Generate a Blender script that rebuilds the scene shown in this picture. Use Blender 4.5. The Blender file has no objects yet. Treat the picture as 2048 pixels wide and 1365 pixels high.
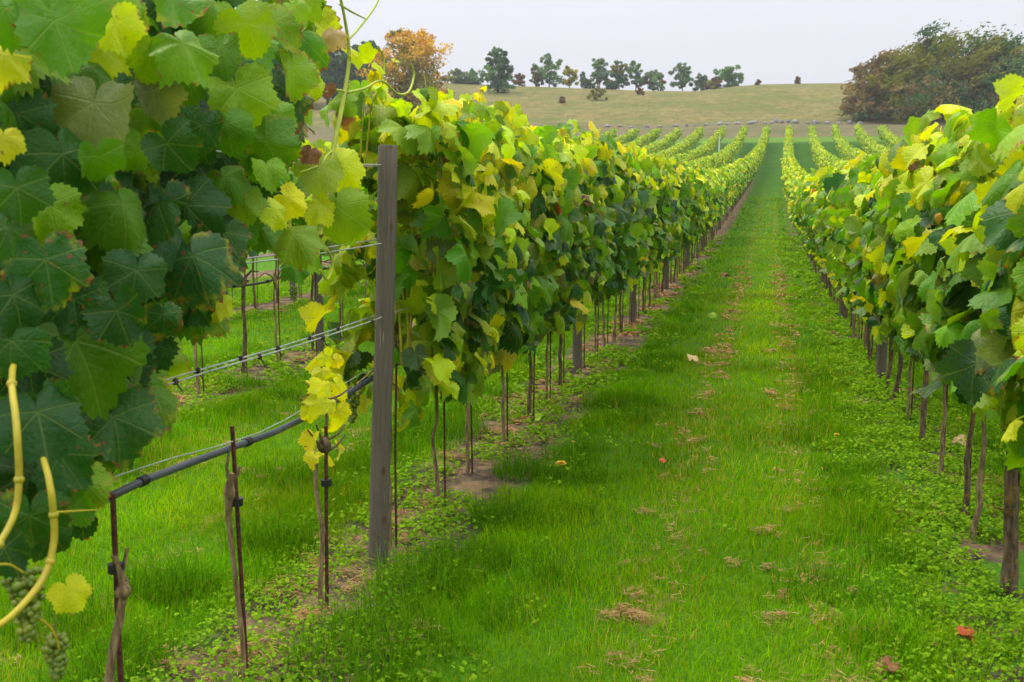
import bpy, math, random
import numpy as np
from math import radians, sin, cos, atan, pi
S = bpy.context.scene
rng = np.random.default_rng(7)
random.seed(7)

# ------------------------------------------------------------------ camera
FPX, PW, PH = 2150.0, 2048, 1365
PITCH, YAW, EYE = radians(7.956), radians(13.245), 1.6
cam = bpy.data.cameras.new('camera')
cam.lens = FPX / PW * 36.0; cam.sensor_width = 36.0
cam.clip_start = 0.05; cam.clip_end = 6000
cam.dof.use_dof = True; cam.dof.focus_distance = 6.5; cam.dof.aperture_fstop = 7.1
co = bpy.data.objects.new('camera', cam); S.collection.objects.link(co)
co.location = (0, 0, EYE); co.rotation_euler = (pi / 2 - PITCH, 0, YAW)
S.camera = co
# ------------------------------------------------------------------ sky and sun (bright overcast)
SUN_EL, SUN_AZ = radians(58), radians(-60)     # azimuth measured from +Y towards +X
w = bpy.data.worlds.new("World"); S.world = w; w.use_nodes = True
nt = w.node_tree; nt.nodes.clear()
N = lambda t: nt.nodes.new(t)
out = N('ShaderNodeOutputWorld'); bg = N('ShaderNodeBackground')
sky = N('ShaderNodeTexSky'); sky.sky_type = 'NISHITA'; sky.sun_disc = False
sky.sun_elevation = SUN_EL; sky.sun_rotation = SUN_AZ
tc = N('ShaderNodeTexCoord'); sx = N('ShaderNodeSeparateXYZ')
nt.links.new(tc.outputs['Generated'], sx.inputs[0])
mr = N('ShaderNodeMapRange'); mr.inputs[1].default_value = 0.0; mr.inputs[2].default_value = 1.0
mr.inputs[3].default_value = 5.75; mr.inputs[4].default_value = 26.0
pw = N('ShaderNodeMath'); pw.operation = 'POWER'; pw.use_clamp = True; nt.links.new(sx.outputs[2], pw.inputs[0]); pw.inputs[1].default_value = 1.6
nt.links.new(pw.outputs[0], mr.inputs[0])
cl = N('ShaderNodeTexNoise'); cl.inputs['Scale'].default_value = 2.2; cl.inputs['Detail'].default_value = 4
nt.links.new(tc.outputs['Generated'], cl.inputs['Vector'])
cm = N('ShaderNodeMapRange'); cm.inputs[3].default_value = 0.93; cm.inputs[4].default_value = 1.05
nt.links.new(cl.outputs['Fac'], cm.inputs[0])
mu = N('ShaderNodeMath'); mu.operation = 'MULTIPLY'
nt.links.new(mr.outputs[0], mu.inputs[0]); nt.links.new(cm.outputs[0], mu.inputs[1])
vm = N('ShaderNodeVectorMath'); vm.operation = 'SCALE'; vm.inputs[0].default_value = (0.97, 0.98, 1.055)
nt.links.new(mu.outputs[0], vm.inputs['Scale'])
mx = N('ShaderNodeMix'); mx.data_type = 'RGBA'; mx.inputs[0].default_value = 0.95
nt.links.new(sky.outputs[0], mx.inputs[6]); nt.links.new(vm.outputs[0], mx.inputs[7])
nt.links.new(mx.outputs[2], bg.inputs[0]); bg.inputs[1].default_value = 0.1
nt.links.new(bg.outputs[0], out.inputs[0])
sl = bpy.data.lights.new('sun', 'SUN'); sl.energy = 2.0; sl.angle = radians(22); sl.color = (1, 0.93, 0.80)
so = bpy.data.objects.new('sun', sl); S.collection.objects.link(so)
so.rotation_euler = (pi / 2 - SUN_EL, 0, pi - SUN_AZ)
so.location = (0, 0, 40)
S.view_settings.view_transform = 'Standard'; S.view_settings.look = 'None'
S.view_settings.exposure = 0.42; S.view_settings.gamma = 1.0
S.render.engine = 'CYCLES'
cy = S.cycles
cy.max_bounces = 6; cy.diffuse_bounces = 3; cy.glossy_bounces = 2; cy.transmission_bounces = 4
cy.transparent_max_bounces = 8; cy.volume_bounces = 0; cy.caustics_reflective = False; cy.caustics_refractive = False
cy.use_denoising = True; cy.use_adaptive_sampling = False

# ------------------------------------------------------------------ helpers
RGT = np.array([cos(YAW), sin(YAW), 0]); FWD = np.array([-sin(YAW) * cos(PITCH), cos(YAW) * cos(PITCH), -sin(PITCH)])
UPV = np.cross(RGT, FWD); EYEP = np.array([0, 0, EYE])
def ray(px, py): return FWD * FPX + RGT * (px - PW / 2) - UPV * (py - PH / 2)
def atx(px, py, X): d = ray(px, py); return EYEP + d * (X / d[0])      # where a sight line meets a row's plane
def aty(px, py, Y): d = ray(px, py); return EYEP + d * (Y / d[1])
def scale_at(P): return FPX / ((np.asarray(P) - EYEP) @ FWD)

def vnoise(x, y, seed=0):
    x = np.asarray(x, float); y = np.asarray(y, float)
    xi = np.floor(x).astype(np.int64); yi = np.floor(y).astype(np.int64); fx = x - xi; fy = y - yi
    fx = fx * fx * (3 - 2 * fx); fy = fy * fy * (3 - 2 * fy)
    def hsh(a, b):
        n = (a * 374761393 + b * 668265263 + seed * 974711) & 0x7fffffff
        n = ((n ^ (n >> 13)) * 1274126177) & 0x7fffffff
        return ((n ^ (n >> 16)) & 0xffff) / 65535.0
    return (hsh(xi, yi) * (1 - fx) + hsh(xi + 1, yi) * fx) * (1 - fy) + (hsh(xi, yi + 1) * (1 - fx) + hsh(xi + 1, yi + 1) * fx) * fy

ROWS = {k: 1.0 + 2.6 * (k - 1) for k in range(-8, 6)}   # row 0 = left of the aisle, row 1 = right of it
def drift(y): return 1.2 * np.clip((np.asarray(y, float) - 28) / 98.0, 0, None) ** 1.6
def rowx(k, y): return ROWS[k] * (1 - 0.065 * np.clip(np.asarray(y, float) / 126.0, 0, 1)) + drift(y)
def rowdist(x, y):
    q = (np.asarray(x) - drift(y)) / (1 - 0.065 * np.clip(np.asarray(y, float) / 126.0, 0, 1))
    t = (q - 1.0) / 2.6
    return np.abs(t - np.round(t)) * 2.6
PY = [-60, 0, 9, 13, 18, 24, 30, 40, 54, 75, 90, 105, 115, 126, 131, 145, 160, 190, 220, 228, 400, 900, 4000]
PZ = [0.0, 0, 0, -.05, -.02, 0, .07, .38, .98, 1.95, 2.95, 4.2, 5.35, 6.9, 7.7, 10.5, 13.0, 18.0, 22.2, 22.6, 6, -5, -8]
RIDGE = [(300, 176), (570, 180), (880, 166), (1000, 171), (1100, 175), (1180, 178), (1290, 182), (1390, 183), (1430, 179), (1470, 173), (1530, 169), (1650, 167), (1800, 166), (2100, 172)]
RX = [aty(a, b, 220)[0] for a, b in RIDGE]; RZ = [aty(a, b, 220)[2] - 22.2 for a, b in RIDGE]
def gz(x, y):
    x = np.asarray(x, float); y = np.asarray(y, float)
    z = np.interp(y, PY, PZ)
    z = z + 0.07 * np.clip((-2.6 - x) / 1.5, 0, 1) * np.clip(1 - y / 60, 0, 1)
    z = z + np.interp(x, RX, RZ) * np.clip((y - 135) / 85, 0, 1) * np.clip((500 - y) / 250, 0, 1)
    z = z + (vnoise(x / 14, y / 9, 3) - .5) * 1.0 * np.clip((y - 133) / 15, 0, 1) * np.clip((218 - y) / 20, 0, 1)
    return z

def mesh_np(name, V, F, mat, parent=None, smooth=True, attrs=None, loc=None):
    """V (n,3); F list of (m,k) int arrays with k constant in each."""
    me = bpy.data.meshes.new(name)
    V = np.asarray(V, np.float32); me.vertices.add(len(V)); me.vertices.foreach_set('co', V.ravel())
    loops = np.concatenate([f.ravel() for f in F]).astype(np.int32)
    sizes = np.concatenate([np.full(len(f), f.shape[1], np.int32) for f in F])
    starts = np.concatenate([[0], np.cumsum(sizes)[:-1]]).astype(np.int32)
    me.loops.add(len(loops)); me.loops.foreach_set('vertex_index', loops)
    me.polygons.add(len(sizes)); me.polygons.foreach_set('loop_start', starts); me.polygons.foreach_set('loop_total', sizes)
    me.update(calc_edges=True)
    if smooth: me.polygons.foreach_set('use_smooth', np.ones(len(sizes), bool))
    for an, arr in (attrs or {}).items():
        arr = np.asarray(arr, np.float32)
        if arr.shape[1] == 4:
            a = me.attributes.new(an, 'FLOAT_COLOR', 'POINT'); a.data.foreach_set('color', arr.ravel())
        else:
            a = me.attributes.new(an, 'FLOAT_VECTOR', 'POINT'); a.data.foreach_set('vector', arr.ravel())
    if mat: me.materials.append(mat)
    o = bpy.data.objects.new(name, me); S.collection.objects.link(o)
    if parent: o.parent = parent
    if loc is not None: o.location = loc
    return o
def tag(o, label=None, cat=None, group=None, kind=None):
    for k, v in (('label', label), ('category', cat), ('group', group), ('kind', kind)):
        if v: o[k] = v
    return o
def empty(name, loc, rz=0):
    o = bpy.data.objects.new(name, None); S.collection.objects.link(o); o.location = tuple(loc); o.rotation_euler[2] = rz
    o.empty_display_size = .1
    return o
class MB:
    """collects tubes and lumps for one mesh"""
    def __init__(s): s.V = []; s.F3 = []; s.F4 = []; s.n = 0; s.A = []
    def add(s, V, F, col=None):
        V = np.asarray(V, float); F = np.asarray(F) + s.n
        (s.F3 if F.shape[1] == 3 else s.F4).append(F); s.V.append(V); s.n += len(V)
        s.A.append(np.tile(col if col is not None else (1, 1, 1, 1), (len(V), 1)))
    def tube(s, pts, rad, seg=8, cap=True, jit=0.0, col=None):
        pts = np.asarray(pts, float); n = len(pts); rad = np.broadcast_to(np.asarray(rad, float), (n,))
        T = np.gradient(pts, axis=0); T /= np.linalg.norm(T, axis=1)[:, None] + 1e-9
        ref = np.array([1., 0, 0]) if abs(T[0][0]) < .8 else np.array([0, 1., 0])
        rings = []
        for i in range(n):
            a = np.cross(T[i], ref); a /= np.linalg.norm(a) + 1e-9; b = np.cross(T[i], a)
            th = np.arange(seg) / seg * 2 * pi
            r = rad[i] * (1 + (rng.random(seg) - .5) * jit)
            rings.append(pts[i] + np.outer(np.cos(th) * r, a) + np.outer(np.sin(th) * r, b))
        V = np.concatenate(rings); F = []
        for i in range(n - 1):
            j = np.arange(seg); k = (j + 1) % seg
            F.append(np.stack([i * seg + j, i * seg + k, (i + 1) * seg + k, (i + 1) * seg + j], 1))
        s.add(V, np.concatenate(F), col)
        if cap:
            for base, c, fl in ((0, pts[0], 1), ((n - 1) * seg, pts[-1], 0)):
                j = np.arange(seg); k = (j + 1) % seg
                Vc = np.concatenate([V[base:base + seg], [c]])
                f = np.stack([j, k, np.full(seg, seg)], 1)
                s.add(Vc, f[:, ::-1] if fl else f, col)
        return s
    def ball(s, c, r, seg=8, rings=6, sq=(1, 1, 1), jit=0, col=None):
        V = [[0, 0, 1]]
        for i in range(1, rings):
            p = pi * i / rings
            for j in range(seg): V.append([sin(p) * cos(2 * pi * j / seg), sin(p) * sin(2 * pi * j / seg), cos(p)])
        V.append([0, 0, -1]); V = np.array(V)
        if jit: V = V * (1 + (rng.random((len(V), 1)) - .5) * jit)
        V = V * np.array(sq) * r + np.array(c)
        F4 = []; F3 = []
        for j in range(seg):
            k = (j + 1) % seg; F3.append([0, 1 + j, 1 + k]); L = 1 + (rings - 2) * seg; F3.append([len(V) - 1, L + k, L + j])
            for i in range(rings - 2): F4.append([1 + i * seg + j, 1 + (i + 1) * seg + j, 1 + (i + 1) * seg + k, 1 + i * seg + k])
        n0 = s.n; s.add(V, np.array(F3), col)
        s.F4.append(np.array(F4) + n0)
        return s
    def build(s, name, mat, parent=None, smooth=True, loc=None):
        F = []
        if s.F3: F.append(np.concatenate(s.F3))
        if s.F4: F.append(np.concatenate(s.F4))
        return mesh_np(name, np.concatenate(s.V), F, mat, parent, smooth, {'col': np.concatenate(s.A)}, loc)

# ------------------------------------------------------------------ materials
class NB:
    def __init__(s, name):
        s.m = bpy.data.materials.new(name); s.m.use_nodes = True; s.t = s.m.node_tree; s.t.nodes.clear()
        s.out = s.t.nodes.new('ShaderNodeOutputMaterial')
    def n(s, typ, ins=None, **kw):
        nd = s.t.nodes.new(typ)
        for k, v in kw.items(): setattr(nd, k, v)
        for k, v in (ins or {}).items():
            if hasattr(v, 'is_linked') or hasattr(v, 'links'): s.t.links.new(v, nd.inputs[k])
            else: nd.inputs[k].default_value = v
        return nd
    def math(s, op, a, b=0.0, c=0.0, clamp=False): return s.n('ShaderNodeMath', {0: a, 1: b, 2: c}, operation=op, use_clamp=clamp).outputs[0]
    def mix(s, f, a, b, mode='MIX'): return s.n('ShaderNodeMix', {0: f, 6: a, 7: b}, data_type='RGBA', blend_type=mode).outputs[2]
    def noise(s, vec, scale, detail=3, rough=.55, col=False):
        nd = s.n('ShaderNodeTexNoise', {'Scale': scale, 'Detail': detail, 'Roughness': rough})
        if vec is not None: s.t.links.new(vec, nd.inputs['Vector'])
        return nd.outputs['Color' if col else 'Fac']
    def ss(s, v, lo, hi, a=0., b=1.):
        return s.n('ShaderNodeMapRange', {0: v, 1: lo, 2: hi, 3: a, 4: b}, interpolation_type='SMOOTHSTEP').outputs[0]
    def attr(s, name): return s.n('ShaderNodeAttribute', attribute_name=name)
    def pos(s): return s.n('ShaderNodeNewGeometry').outputs['Position']
    def obj(s): return s.n('ShaderNodeTexCoord').outputs['Object']
    def bump(s, h, strength=.3, dist=.01): return s.n('ShaderNodeBump', {'Height': h, 'Strength': strength, 'Distance': dist}).outputs[0]
    def fin(s, sh): s.t.links.new(sh, s.out.inputs[0]); return s.m
    def pbsdf(s, col, rough=.7, spec=.3, nrm=None, **kw):
        ins = {'Base Color': col, 'Roughness': rough, 'Specular IOR Level': spec}; ins.update(kw)
        if nrm is not None: ins['Normal'] = nrm
        return s.n('ShaderNodeBsdfPrincipled', ins).outputs[0]
C4 = lambda r, g, b: (r, g, b, 1.0)

def leaf_material(name, veins, trans=.38, blemish=True):
    b = NB(name); a = b.attr('col'); col = a.outputs['Color']; rnd = a.outputs['Alpha']
    lx = b.attr('lxy'); sp = b.n('ShaderNodeSeparateXYZ', {0: lx.outputs['Vector']}); X, Y, E = sp.outputs
    g = b.n('ShaderNodeNewGeometry'); P = g.outputs['Position']
    nrm = None
    big = b.noise(P, 9, 3)
    col = b.mix(b.ss(big, .35, .7, 0, .42), col, b.mix(1.0, col, C4(.55, .7, .8), 'MULTIPLY'))
    if blemish:
        n1 = b.noise(P, 26, 3, .6)
        # yellowing then browning that starts at the leaf margin
        yl = b.math('MULTIPLY', b.ss(E, .55, 1.0), b.ss(b.math('ADD', n1, b.math('MULTIPLY', rnd, .30)), .74, .95))
        col = b.mix(b.math('MULTIPLY', yl, .75), col, C4(.40, .40, .02))
        br = b.math('MULTIPLY', b.ss(E, .86, 1.0), b.ss(b.math('ADD', b.noise(P, 42, 2), b.math('MULTIPLY', rnd, .22)), .71, .78))
        col = b.mix(b.math('MULTIPLY', br, .85), col, C4(.33, .06, .03))
        sp2 = b.ss(b.math('ADD', b.noise(P, 60, 1), b.math('MULTIPLY', rnd, .10)), .785, .82)
        col = b.mix(b.math('MULTIPLY', sp2, .8), col, C4(.30, .05, .035))
    rough = .46
    if veins:
        aY = b.math('ABSOLUTE', Y); best = None
        for ang in (0, 50, 103):
            dx, dy = cos(radians(ang)), sin(radians(ang))
            cr = b.math('ABSOLUTE', b.math('SUBTRACT', b.math('MULTIPLY', X, dy), b.math('MULTIPLY', aY, dx)))
            dt = b.math('ADD', b.math('MULTIPLY', X, dx), b.math('MULTIPLY', aY, dy))
            # side veins branching off each main vein in a chevron
            ch = b.math('PINGPONG', b.math('SUBTRACT', dt, b.math('MULTIPLY', cr, .85)), .075)
            ch = b.math('ADD', ch, b.math('ADD', b.math('MULTIPLY', b.ss(cr, .12, .32), .03), b.ss(dt, .0, -.05)))
            side = b.ss(ch, .014, .002, 0, .5)
            m = b.ss(b.math('ADD', cr, b.ss(dt, .02, -.04)), .026, .008)
            v = b.math('MAXIMUM', m, side)
            best = v if best is None else b.math('MAXIMUM', best, v)
        quilt = b.noise(b.n('ShaderNodeCombineXYZ', {0: X, 1: Y, 2: rnd}).outputs[0], 9, 2)
        nrm = b.bump(b.math('SUBTRACT', quilt, b.math('MULTIPLY', best, .55)), .42, .012)
        col = b.mix(b.math('MULTIPLY', best, .30), col, b.mix(.55, col, C4(.42, .50, .10)))
    back = b.mix(.5, col, C4(.22, .29, .14))
    col2 = b.mix(b.math('MULTIPLY', g.outputs['Backfacing'], .65), col, back)
    pr = b.pbsdf(col2, rough, .28, nrm)
    tcol = b.mix(1.0, col, C4(1.4, 1.4, .3), 'MULTIPLY')
    ins = {'Color': tcol}
    if nrm is not None: ins['Normal'] = nrm
    tr = b.n('ShaderNodeBsdfTranslucent', ins).outputs[0]
    return b.fin(b.n('ShaderNodeMixShader', {0: trans, 1: pr, 2: tr}).outputs[0])
M = {}
M['leaf_near'] = leaf_material('vine leaf with veins', True)
M['leaf_mid'] = leaf_material('vine leaf', False)
M['leaf_far'] = leaf_material('far vine leaf', False, .3, False)
def grass_mat(name, trans=.35, rough=.6):
    b = NB(name); col = b.attr('col').outputs['Color']
    pr = b.pbsdf(col, rough, .0)
    tr = b.n('ShaderNodeBsdfTranslucent', {'Color': b.mix(1.0, col, C4(1.35, 1.25, .3), 'MULTIPLY')}).outputs[0]
    return b.fin(b.n('ShaderNodeMixShader', {0: trans, 1: pr, 2: tr}).outputs[0])
M['grass'] = grass_mat('grass blade'); M['weed'] = grass_mat('weed leaf', .3); M['straw'] = grass_mat('dry straw', .15, .8)
M['tree_leaf'] = grass_mat('tree leaf', .2)
def bark(name, c1, c2, lichen=0.0, sc=18):
    b = NB(name); p = b.obj(); mp = b.n('ShaderNodeMapping', {'Vector': p, 'Scale': (1, 1, .18)}).outputs[0]
    n = b.noise(mp, sc * 4, 5, .65); col = b.mix(b.ss(n, .35, .68), c1, c2)
    if lichen: col = b.mix(b.math('MULTIPLY', b.ss(b.noise(b.pos(), 24, 6, .75), .46, .70), lichen), col, C4(.36, .20, .02))
    return b.fin(b.pbsdf(col, .85, .2, b.bump(n, .8, .01)))
M['bark'] = bark('vine bark', C4(.05, .035, .025), C4(.19, .135, .085), .6)
M['pale_bark'] = bark('pale vine bark', C4(.13, .085, .045), C4(.36, .26, .13), .15)
M['dark_bark'] = bark('tree bark', C4(.03, .025, .02), C4(.09, .07, .055))
def post_mat():
    b = NB('weathered post wood'); p = b.obj(); mp = b.n('ShaderNodeMapping', {'Vector': p, 'Scale': (1, 1, .03)}).outputs[0]
    n = b.noise(mp, 170, 5, .65); n2 = b.noise(p, 5, 3)
    col = b.mix(b.ss(n, .3, .7), C4(.095, .078, .058), C4(.155, .130, .098))
    col = b.mix(b.ss(n2, .35, .7, 0, .5), col, C4(.16, .125, .10))
    kn = b.n('ShaderNodeTexVoronoi', {'Vector': b.n('ShaderNodeMapping', {'Vector': p, 'Scale': (1, 1, .55)}).outputs[0], 'Scale': 10.0}).outputs['Distance']
    col = b.mix(b.ss(kn, .17, .09, 0, .75), col, C4(.10, .045, .02))
    fl = b.ss(b.noise(mp, 160, 1), .74, .77); col = b.mix(b.math('MULTIPLY', fl, .6), col, C4(.45, .40, .34))
    return b.fin(b.pbsdf(col, .85, .2, b.bump(n, .5, .006)))
M['post'] = post_mat()
def rust():
    b = NB('rusty steel'); n = b.noise(b.obj(), 60, 4)
    return b.fin(b.pbsdf(b.mix(b.ss(n, .35, .7), C4(.045, .016, .012), C4(.14, .045, .025)), .75, .3, b.bump(n, .4, .002)))
M['rust'] = rust()
def plain(name, col, rough=.6, spec=.4, metal=0., nsc=30, var=.35):
    b = NB(name); n = b.noise(b.obj(), nsc, 3)
    c = b.mix(b.ss(n, .3, .7), col, b.mix(1.0, col, C4(1 - var, 1 - var, 1 - var), 'MULTIPLY'))
    return b.fin(b.pbsdf(c, rough, spec, None, Metallic=metal))
M['wire'] = plain('galvanised wire', C4(.55, .56, .57), .4, .5, .3)
M['pipe'] = plain('grey irrigation pipe', C4(.075, .085, .105), .42, .5, 0, 8)
M['black'] = plain('black plastic', C4(.015, .015, .017), .5)
M['cane'] = plain('yellow green cane', C4(.48, .39, .02), .5, .4, 0, 14, .35)
M['tendril'] = plain('green shoot', C4(.40, .46, .03), .5, .4, 0, 14, .2)
def grape():
    b = NB('green grape'); n = b.noise(b.pos(), 40, 2)
    c = b.mix(b.ss(n, .35, .7), C4(.11, .17, .012), C4(.22, .26, .02))
    return b.fin(b.pbsdf(c, .38, .5, None, **{'Subsurface Weight': .25, 'Subsurface Radius': (.01, .012, .004)}))
M['grape'] = grape()
M['stone'] = bark('field stone', C4(.15, .145, .13), C4(.34, .325, .30), 0, 1.5)
M['dark_stone'] = bark('dark stone', C4(.10, .10, .11), C4(.22, .21, .22), 0, 1.5)
M['white_paint'] = plain('white paint', C4(.7, .68, .66), .6)
M['petal'] = plain('yellow petal', C4(.85, .55, .01), .6)
def colmat(name, rough=.7):
    b = NB(name); c = b.attr('col').outputs['Color']; n = b.noise(b.pos(), 60, 2)
    return b.fin(b.pbsdf(b.mix(b.ss(n, .3, .7, 0, .4), c, b.mix(1., c, C4(.5, .5, .5), 'MULTIPLY')), rough, .2))
M['dead_leaf'] = colmat('dead leaf')

def ground_material():
    b = NB('ground'); P = b.pos(); sp = b.n('ShaderNodeSeparateXYZ', {0: P}); x, y, z = sp.outputs
    rd = b.n('ShaderNodeSeparateXYZ', {0: b.attr('row').outputs['Vector']}); d, ax, _ = rd.outputs
    fine = b.noise(P, 45, 3, .7); mid = b.noise(P, 3.2, 4, .6); big = b.noise(P, .45, 3)
    lawn = b.mix(b.ss(mid, .3, .7), C4(.082, .215, .001), C4(.155, .315, .001))
    lawn = b.mix(b.ss(big, .4, .65, 0, .6), lawn, C4(.26, .38, .001))
    lawn = b.mix(b.ss(fine, .3, .75, 0, .5), C4(.040, .130, .003), lawn)
    # dry clippings along the two wheel tracks
    tr = None
    for xo, wd in ((-.40, .16), (.28, .13), (-3.3, .2), (-2.6, .2), (2.0, .2)):
        k = b.ss(b.math('ABSOLUTE', b.math('SUBTRACT', ax, xo)), wd, .02)
        tr = k if tr is None else b.math('MAXIMUM', tr, k)
    tn = b.noise(b.n('ShaderNodeMapping', {'Vector': P, 'Scale': (1, .55, 1)}).outputs[0], 4.5, 4, .7)
    lawn = b.mix(b.math('MULTIPLY', b.math('MULTIPLY', tr, b.ss(tn, .5, .66)), .62), lawn, C4(.34, .20, .08))
    soil = b.mix(b.ss(b.noise(P, 14, 5, .7), .3, .7), C4(.042, .031, .023), C4(.150, .105, .066))
    soil = b.mix(b.ss(b.noise(P, 5, 3), .45, .6, 0, .8), soil, C4(.25, .165, .085))
    sn = b.noise(P, 2.6, 4, .6)
    green = b.mix(b.ss(fine, .3, .7), C4(.035, .115, .006), C4(.085, .22, .010))
    strip = b.mix(b.ss(b.math('ADD', sn, b.math('ADD', b.ss(ax, -.6, .2, 0, .19), -.12)), .50, .60), soil, green)
    near = b.mix(b.ss(b.math('ADD', d, b.math('MULTIPLY', b.math('SUBTRACT', mid, .5), .35)), .24, .42), strip, lawn)
    near = b.mix(b.ss(y, 45, 95, 0, .92), near, b.mix(b.ss(b.noise(P, 1.1, 5, .8), .3, .7), C4(.018, .072, .003), C4(.046, .135, .006)))
    dn = b.noise(b.n('ShaderNodeMapping', {'Vector': P, 'Scale': (.5, 1, 1)}).outputs[0], .5, 5, .65); df = b.noise(P, 1.6, 5, .8)
    dry = b.mix(b.ss(dn, .33, .66), C4(.098, .115, .020), C4(.195, .150, .052))
    dry = b.mix(b.ss(df, .42, .66, 0, .6), dry, C4(.24, .185, .075))
    dry = b.mix(b.ss(b.noise(b.n('ShaderNodeMapping', {'Vector': P, 'Scale': (1, .45, 1)}).outputs[0], .7, 6, .95), .46, .58, 0, .8), dry, C4(.075, .076, .018))
    dry = b.mix(b.ss(b.noise(P, .12, 3), .48, .62, 0, .6), dry, C4(.080, .105, .020))
    bank = b.mix(b.ss(dn, .35, .65), C4(.085, .095, .03), C4(.145, .115, .06))
    f1 = b.ss(b.math('ADD', y, b.math('MULTIPLY', b.math('SUBTRACT', dn, .5), 3)), 130.5, 132)
    f2 = b.ss(b.math('ADD', y, b.math('MULTIPLY', b.math('SUBTRACT', dn, .5), 5)), 143, 149)
    col = b.mix(f1, b.mix(b.ss(y, 126, 127.5), near, C4(.085, .17, .015)), b.mix(f2, bank, dry))
    hgt = b.math('ADD', fine, b.math('MULTIPLY', b.noise(P, 12, 3), 1.5))
    return b.fin(b.pbsdf(col, .95, .1, b.bump(hgt, .7, .03)))
M['ground'] = ground_material()

# ------------------------------------------------------------------ terrain
ys = np.unique(np.concatenate([np.linspace(-40, 0, 21), np.linspace(0, 34, 137), np.linspace(34, 150, 117), np.linspace(150, 232, 42), np.linspace(240, 420, 19)]))
xs = np.unique(np.concatenate([-np.geomspace(16, 420, 40), np.linspace(-16, 12, 113), np.geomspace(12, 260, 36)]))
GX, GY = np.meshgrid(xs, ys)
q = GX - drift(GY)
V = np.stack([GX, GY, gz(GX, GY)], -1).reshape(-1, 3)
nx, ny = len(xs), len(ys)
I = np.arange(nx * ny).reshape(ny, nx)
F = np.stack([I[:-1, :-1], I[:-1, 1:], I[1:, 1:], I[1:, :-1]], -1).reshape(-1, 4)
# signed position inside the lane (aisle centre at -0.3) goes into 'row' so the shader can follow the lanes
qq = q / (1 - 0.065 * np.clip(GY / 126.0, 0, 1))
rowat = np.stack([np.zeros_like(qq), qq, np.zeros_like(qq)], -1).reshape(-1, 3)
# d is computed in the shader from ax instead of interpolating a folded value
def patch_ground():
    b = M['ground'].node_tree
    return
tag(mesh_np('ground', V, [F], M['ground'], None, True, {'row': rowat}), kind='structure')
nt = M['ground'].node_tree
# replace d by folded distance of ax
sep = [n for n in nt.nodes if n.type == 'SEPXYZ' and n.inputs[0].links and n.inputs[0].links[0].from_node.type == 'ATTRIBUTE'][0]
a1 = nt.nodes.new('ShaderNodeMath'); a1.operation = 'SUBTRACT'; nt.links.new(sep.outputs[1], a1.inputs[0]); a1.inputs[1].default_value = 1.0
a2 = nt.nodes.new('ShaderNodeMath'); a2.operation = 'PINGPONG'; nt.links.new(a1.outputs[0], a2.inputs[0]); a2.inputs[1].default_value = 1.3
for l in [l for l in nt.links if l.from_socket == sep.outputs[0]]:
    to = l.to_socket; nt.links.new(a2.outputs[0], to)

# ------------------------------------------------------------------ vine leaves
def leaf_shape(lod, var):
    r_ = np.random.default_rng(100 + var)
    cd = np.array([0, 14, 27, 37, 48, 58, 72, 84, 92, 106, 122, 140, 158, 170, 180.])
    cr = np.array([1., .93, .86, .80, .90, .97, .86, .76, .80, .86, .78, .68, .56, .40, .13])
    lob = 1 + .12 * (r_.random() - .5)
    cr = 1 - (1 - cr) * lob
    nA, rings = {'hi': (60, 3), 'mid': (34, 2), 'low': (8, 1)}[lod]
    th = (np.arange(nA) + .5) / nA * 2 * pi - pi
    r = np.interp(np.abs(np.degrees(th)), cd, cr)
    if lod == 'hi':
        tooth = np.where(np.arange(nA) % 2 == 0, 1.0, -.75) * (.042 + .03 * r_.random(nA))
        r = r * (1 + tooth * np.clip((175 - np.abs(np.degrees(th))) / 30, 0, 1))
    elif lod == 'mid':
        r = r * (1 + np.where(np.arange(nA) % 2 == 0, .06, -.065) * np.clip((165 - np.abs(np.degrees(th))) / 30, 0, 1))
    V = [[0, 0, 0]]; E = [0]
    for k in range(1, rings + 1):
        fr = k / rings
        for t, rr in zip(th, r):
            V.append([fr * rr * cos(t), fr * rr * sin(t), 0]); E.append(fr)
    V = np.array(V, float); x, y = V[:, 0].copy(), V[:, 1].copy(); R2 = x * x + y * y
    a, c = r_.uniform(-.60, .15), r_.uniform(-.42, .42)
    ph, ph2 = r_.uniform(0, 6.3, 2); k = r_.integers(3, 6)
    ang = np.arctan2(y, x)
    V[:, 2] = a * R2 + c * np.abs(y) - .20 * np.clip(x, 0, 1) ** 2 + r_.uniform(.10, .26) * np.sin(k * ang + ph) * R2 + .08 * np.sin(7 * ang + ph2) * R2 ** 1.5
    if var % 3 == 0:   # one edge folds over
        m = np.clip(y * (1 if var % 2 else -1) - .35, 0, 1); V[:, 2] += m * 1.1; V[:, 1] -= np.sign(y) * m * .45
    j = np.arange(nA - 1) if lod == 'hi' else np.arange(nA - 1)
    F3 = np.stack([np.zeros_like(j), 1 + j, 2 + j], 1); F4 = []
    for q_ in range(rings - 1):
        b0 = 1 + q_ * nA; F4.append(np.stack([b0 + j, b0 + nA + j, b0 + nA + j + 1, b0 + j + 1], 1))
    lxy = np.stack([x, y, np.array(E)], 1)
    return V, F3, (np.concatenate(F4) if F4 else None), lxy
SHAPES = {l: [leaf_shape(l, v) for v in range(n)] for l, n in (('hi', 14), ('mid', 10), ('low', 8))}
def unit(a): return a / (np.linalg.norm(a, axis=-1, keepdims=True) + 1e-9)
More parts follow.
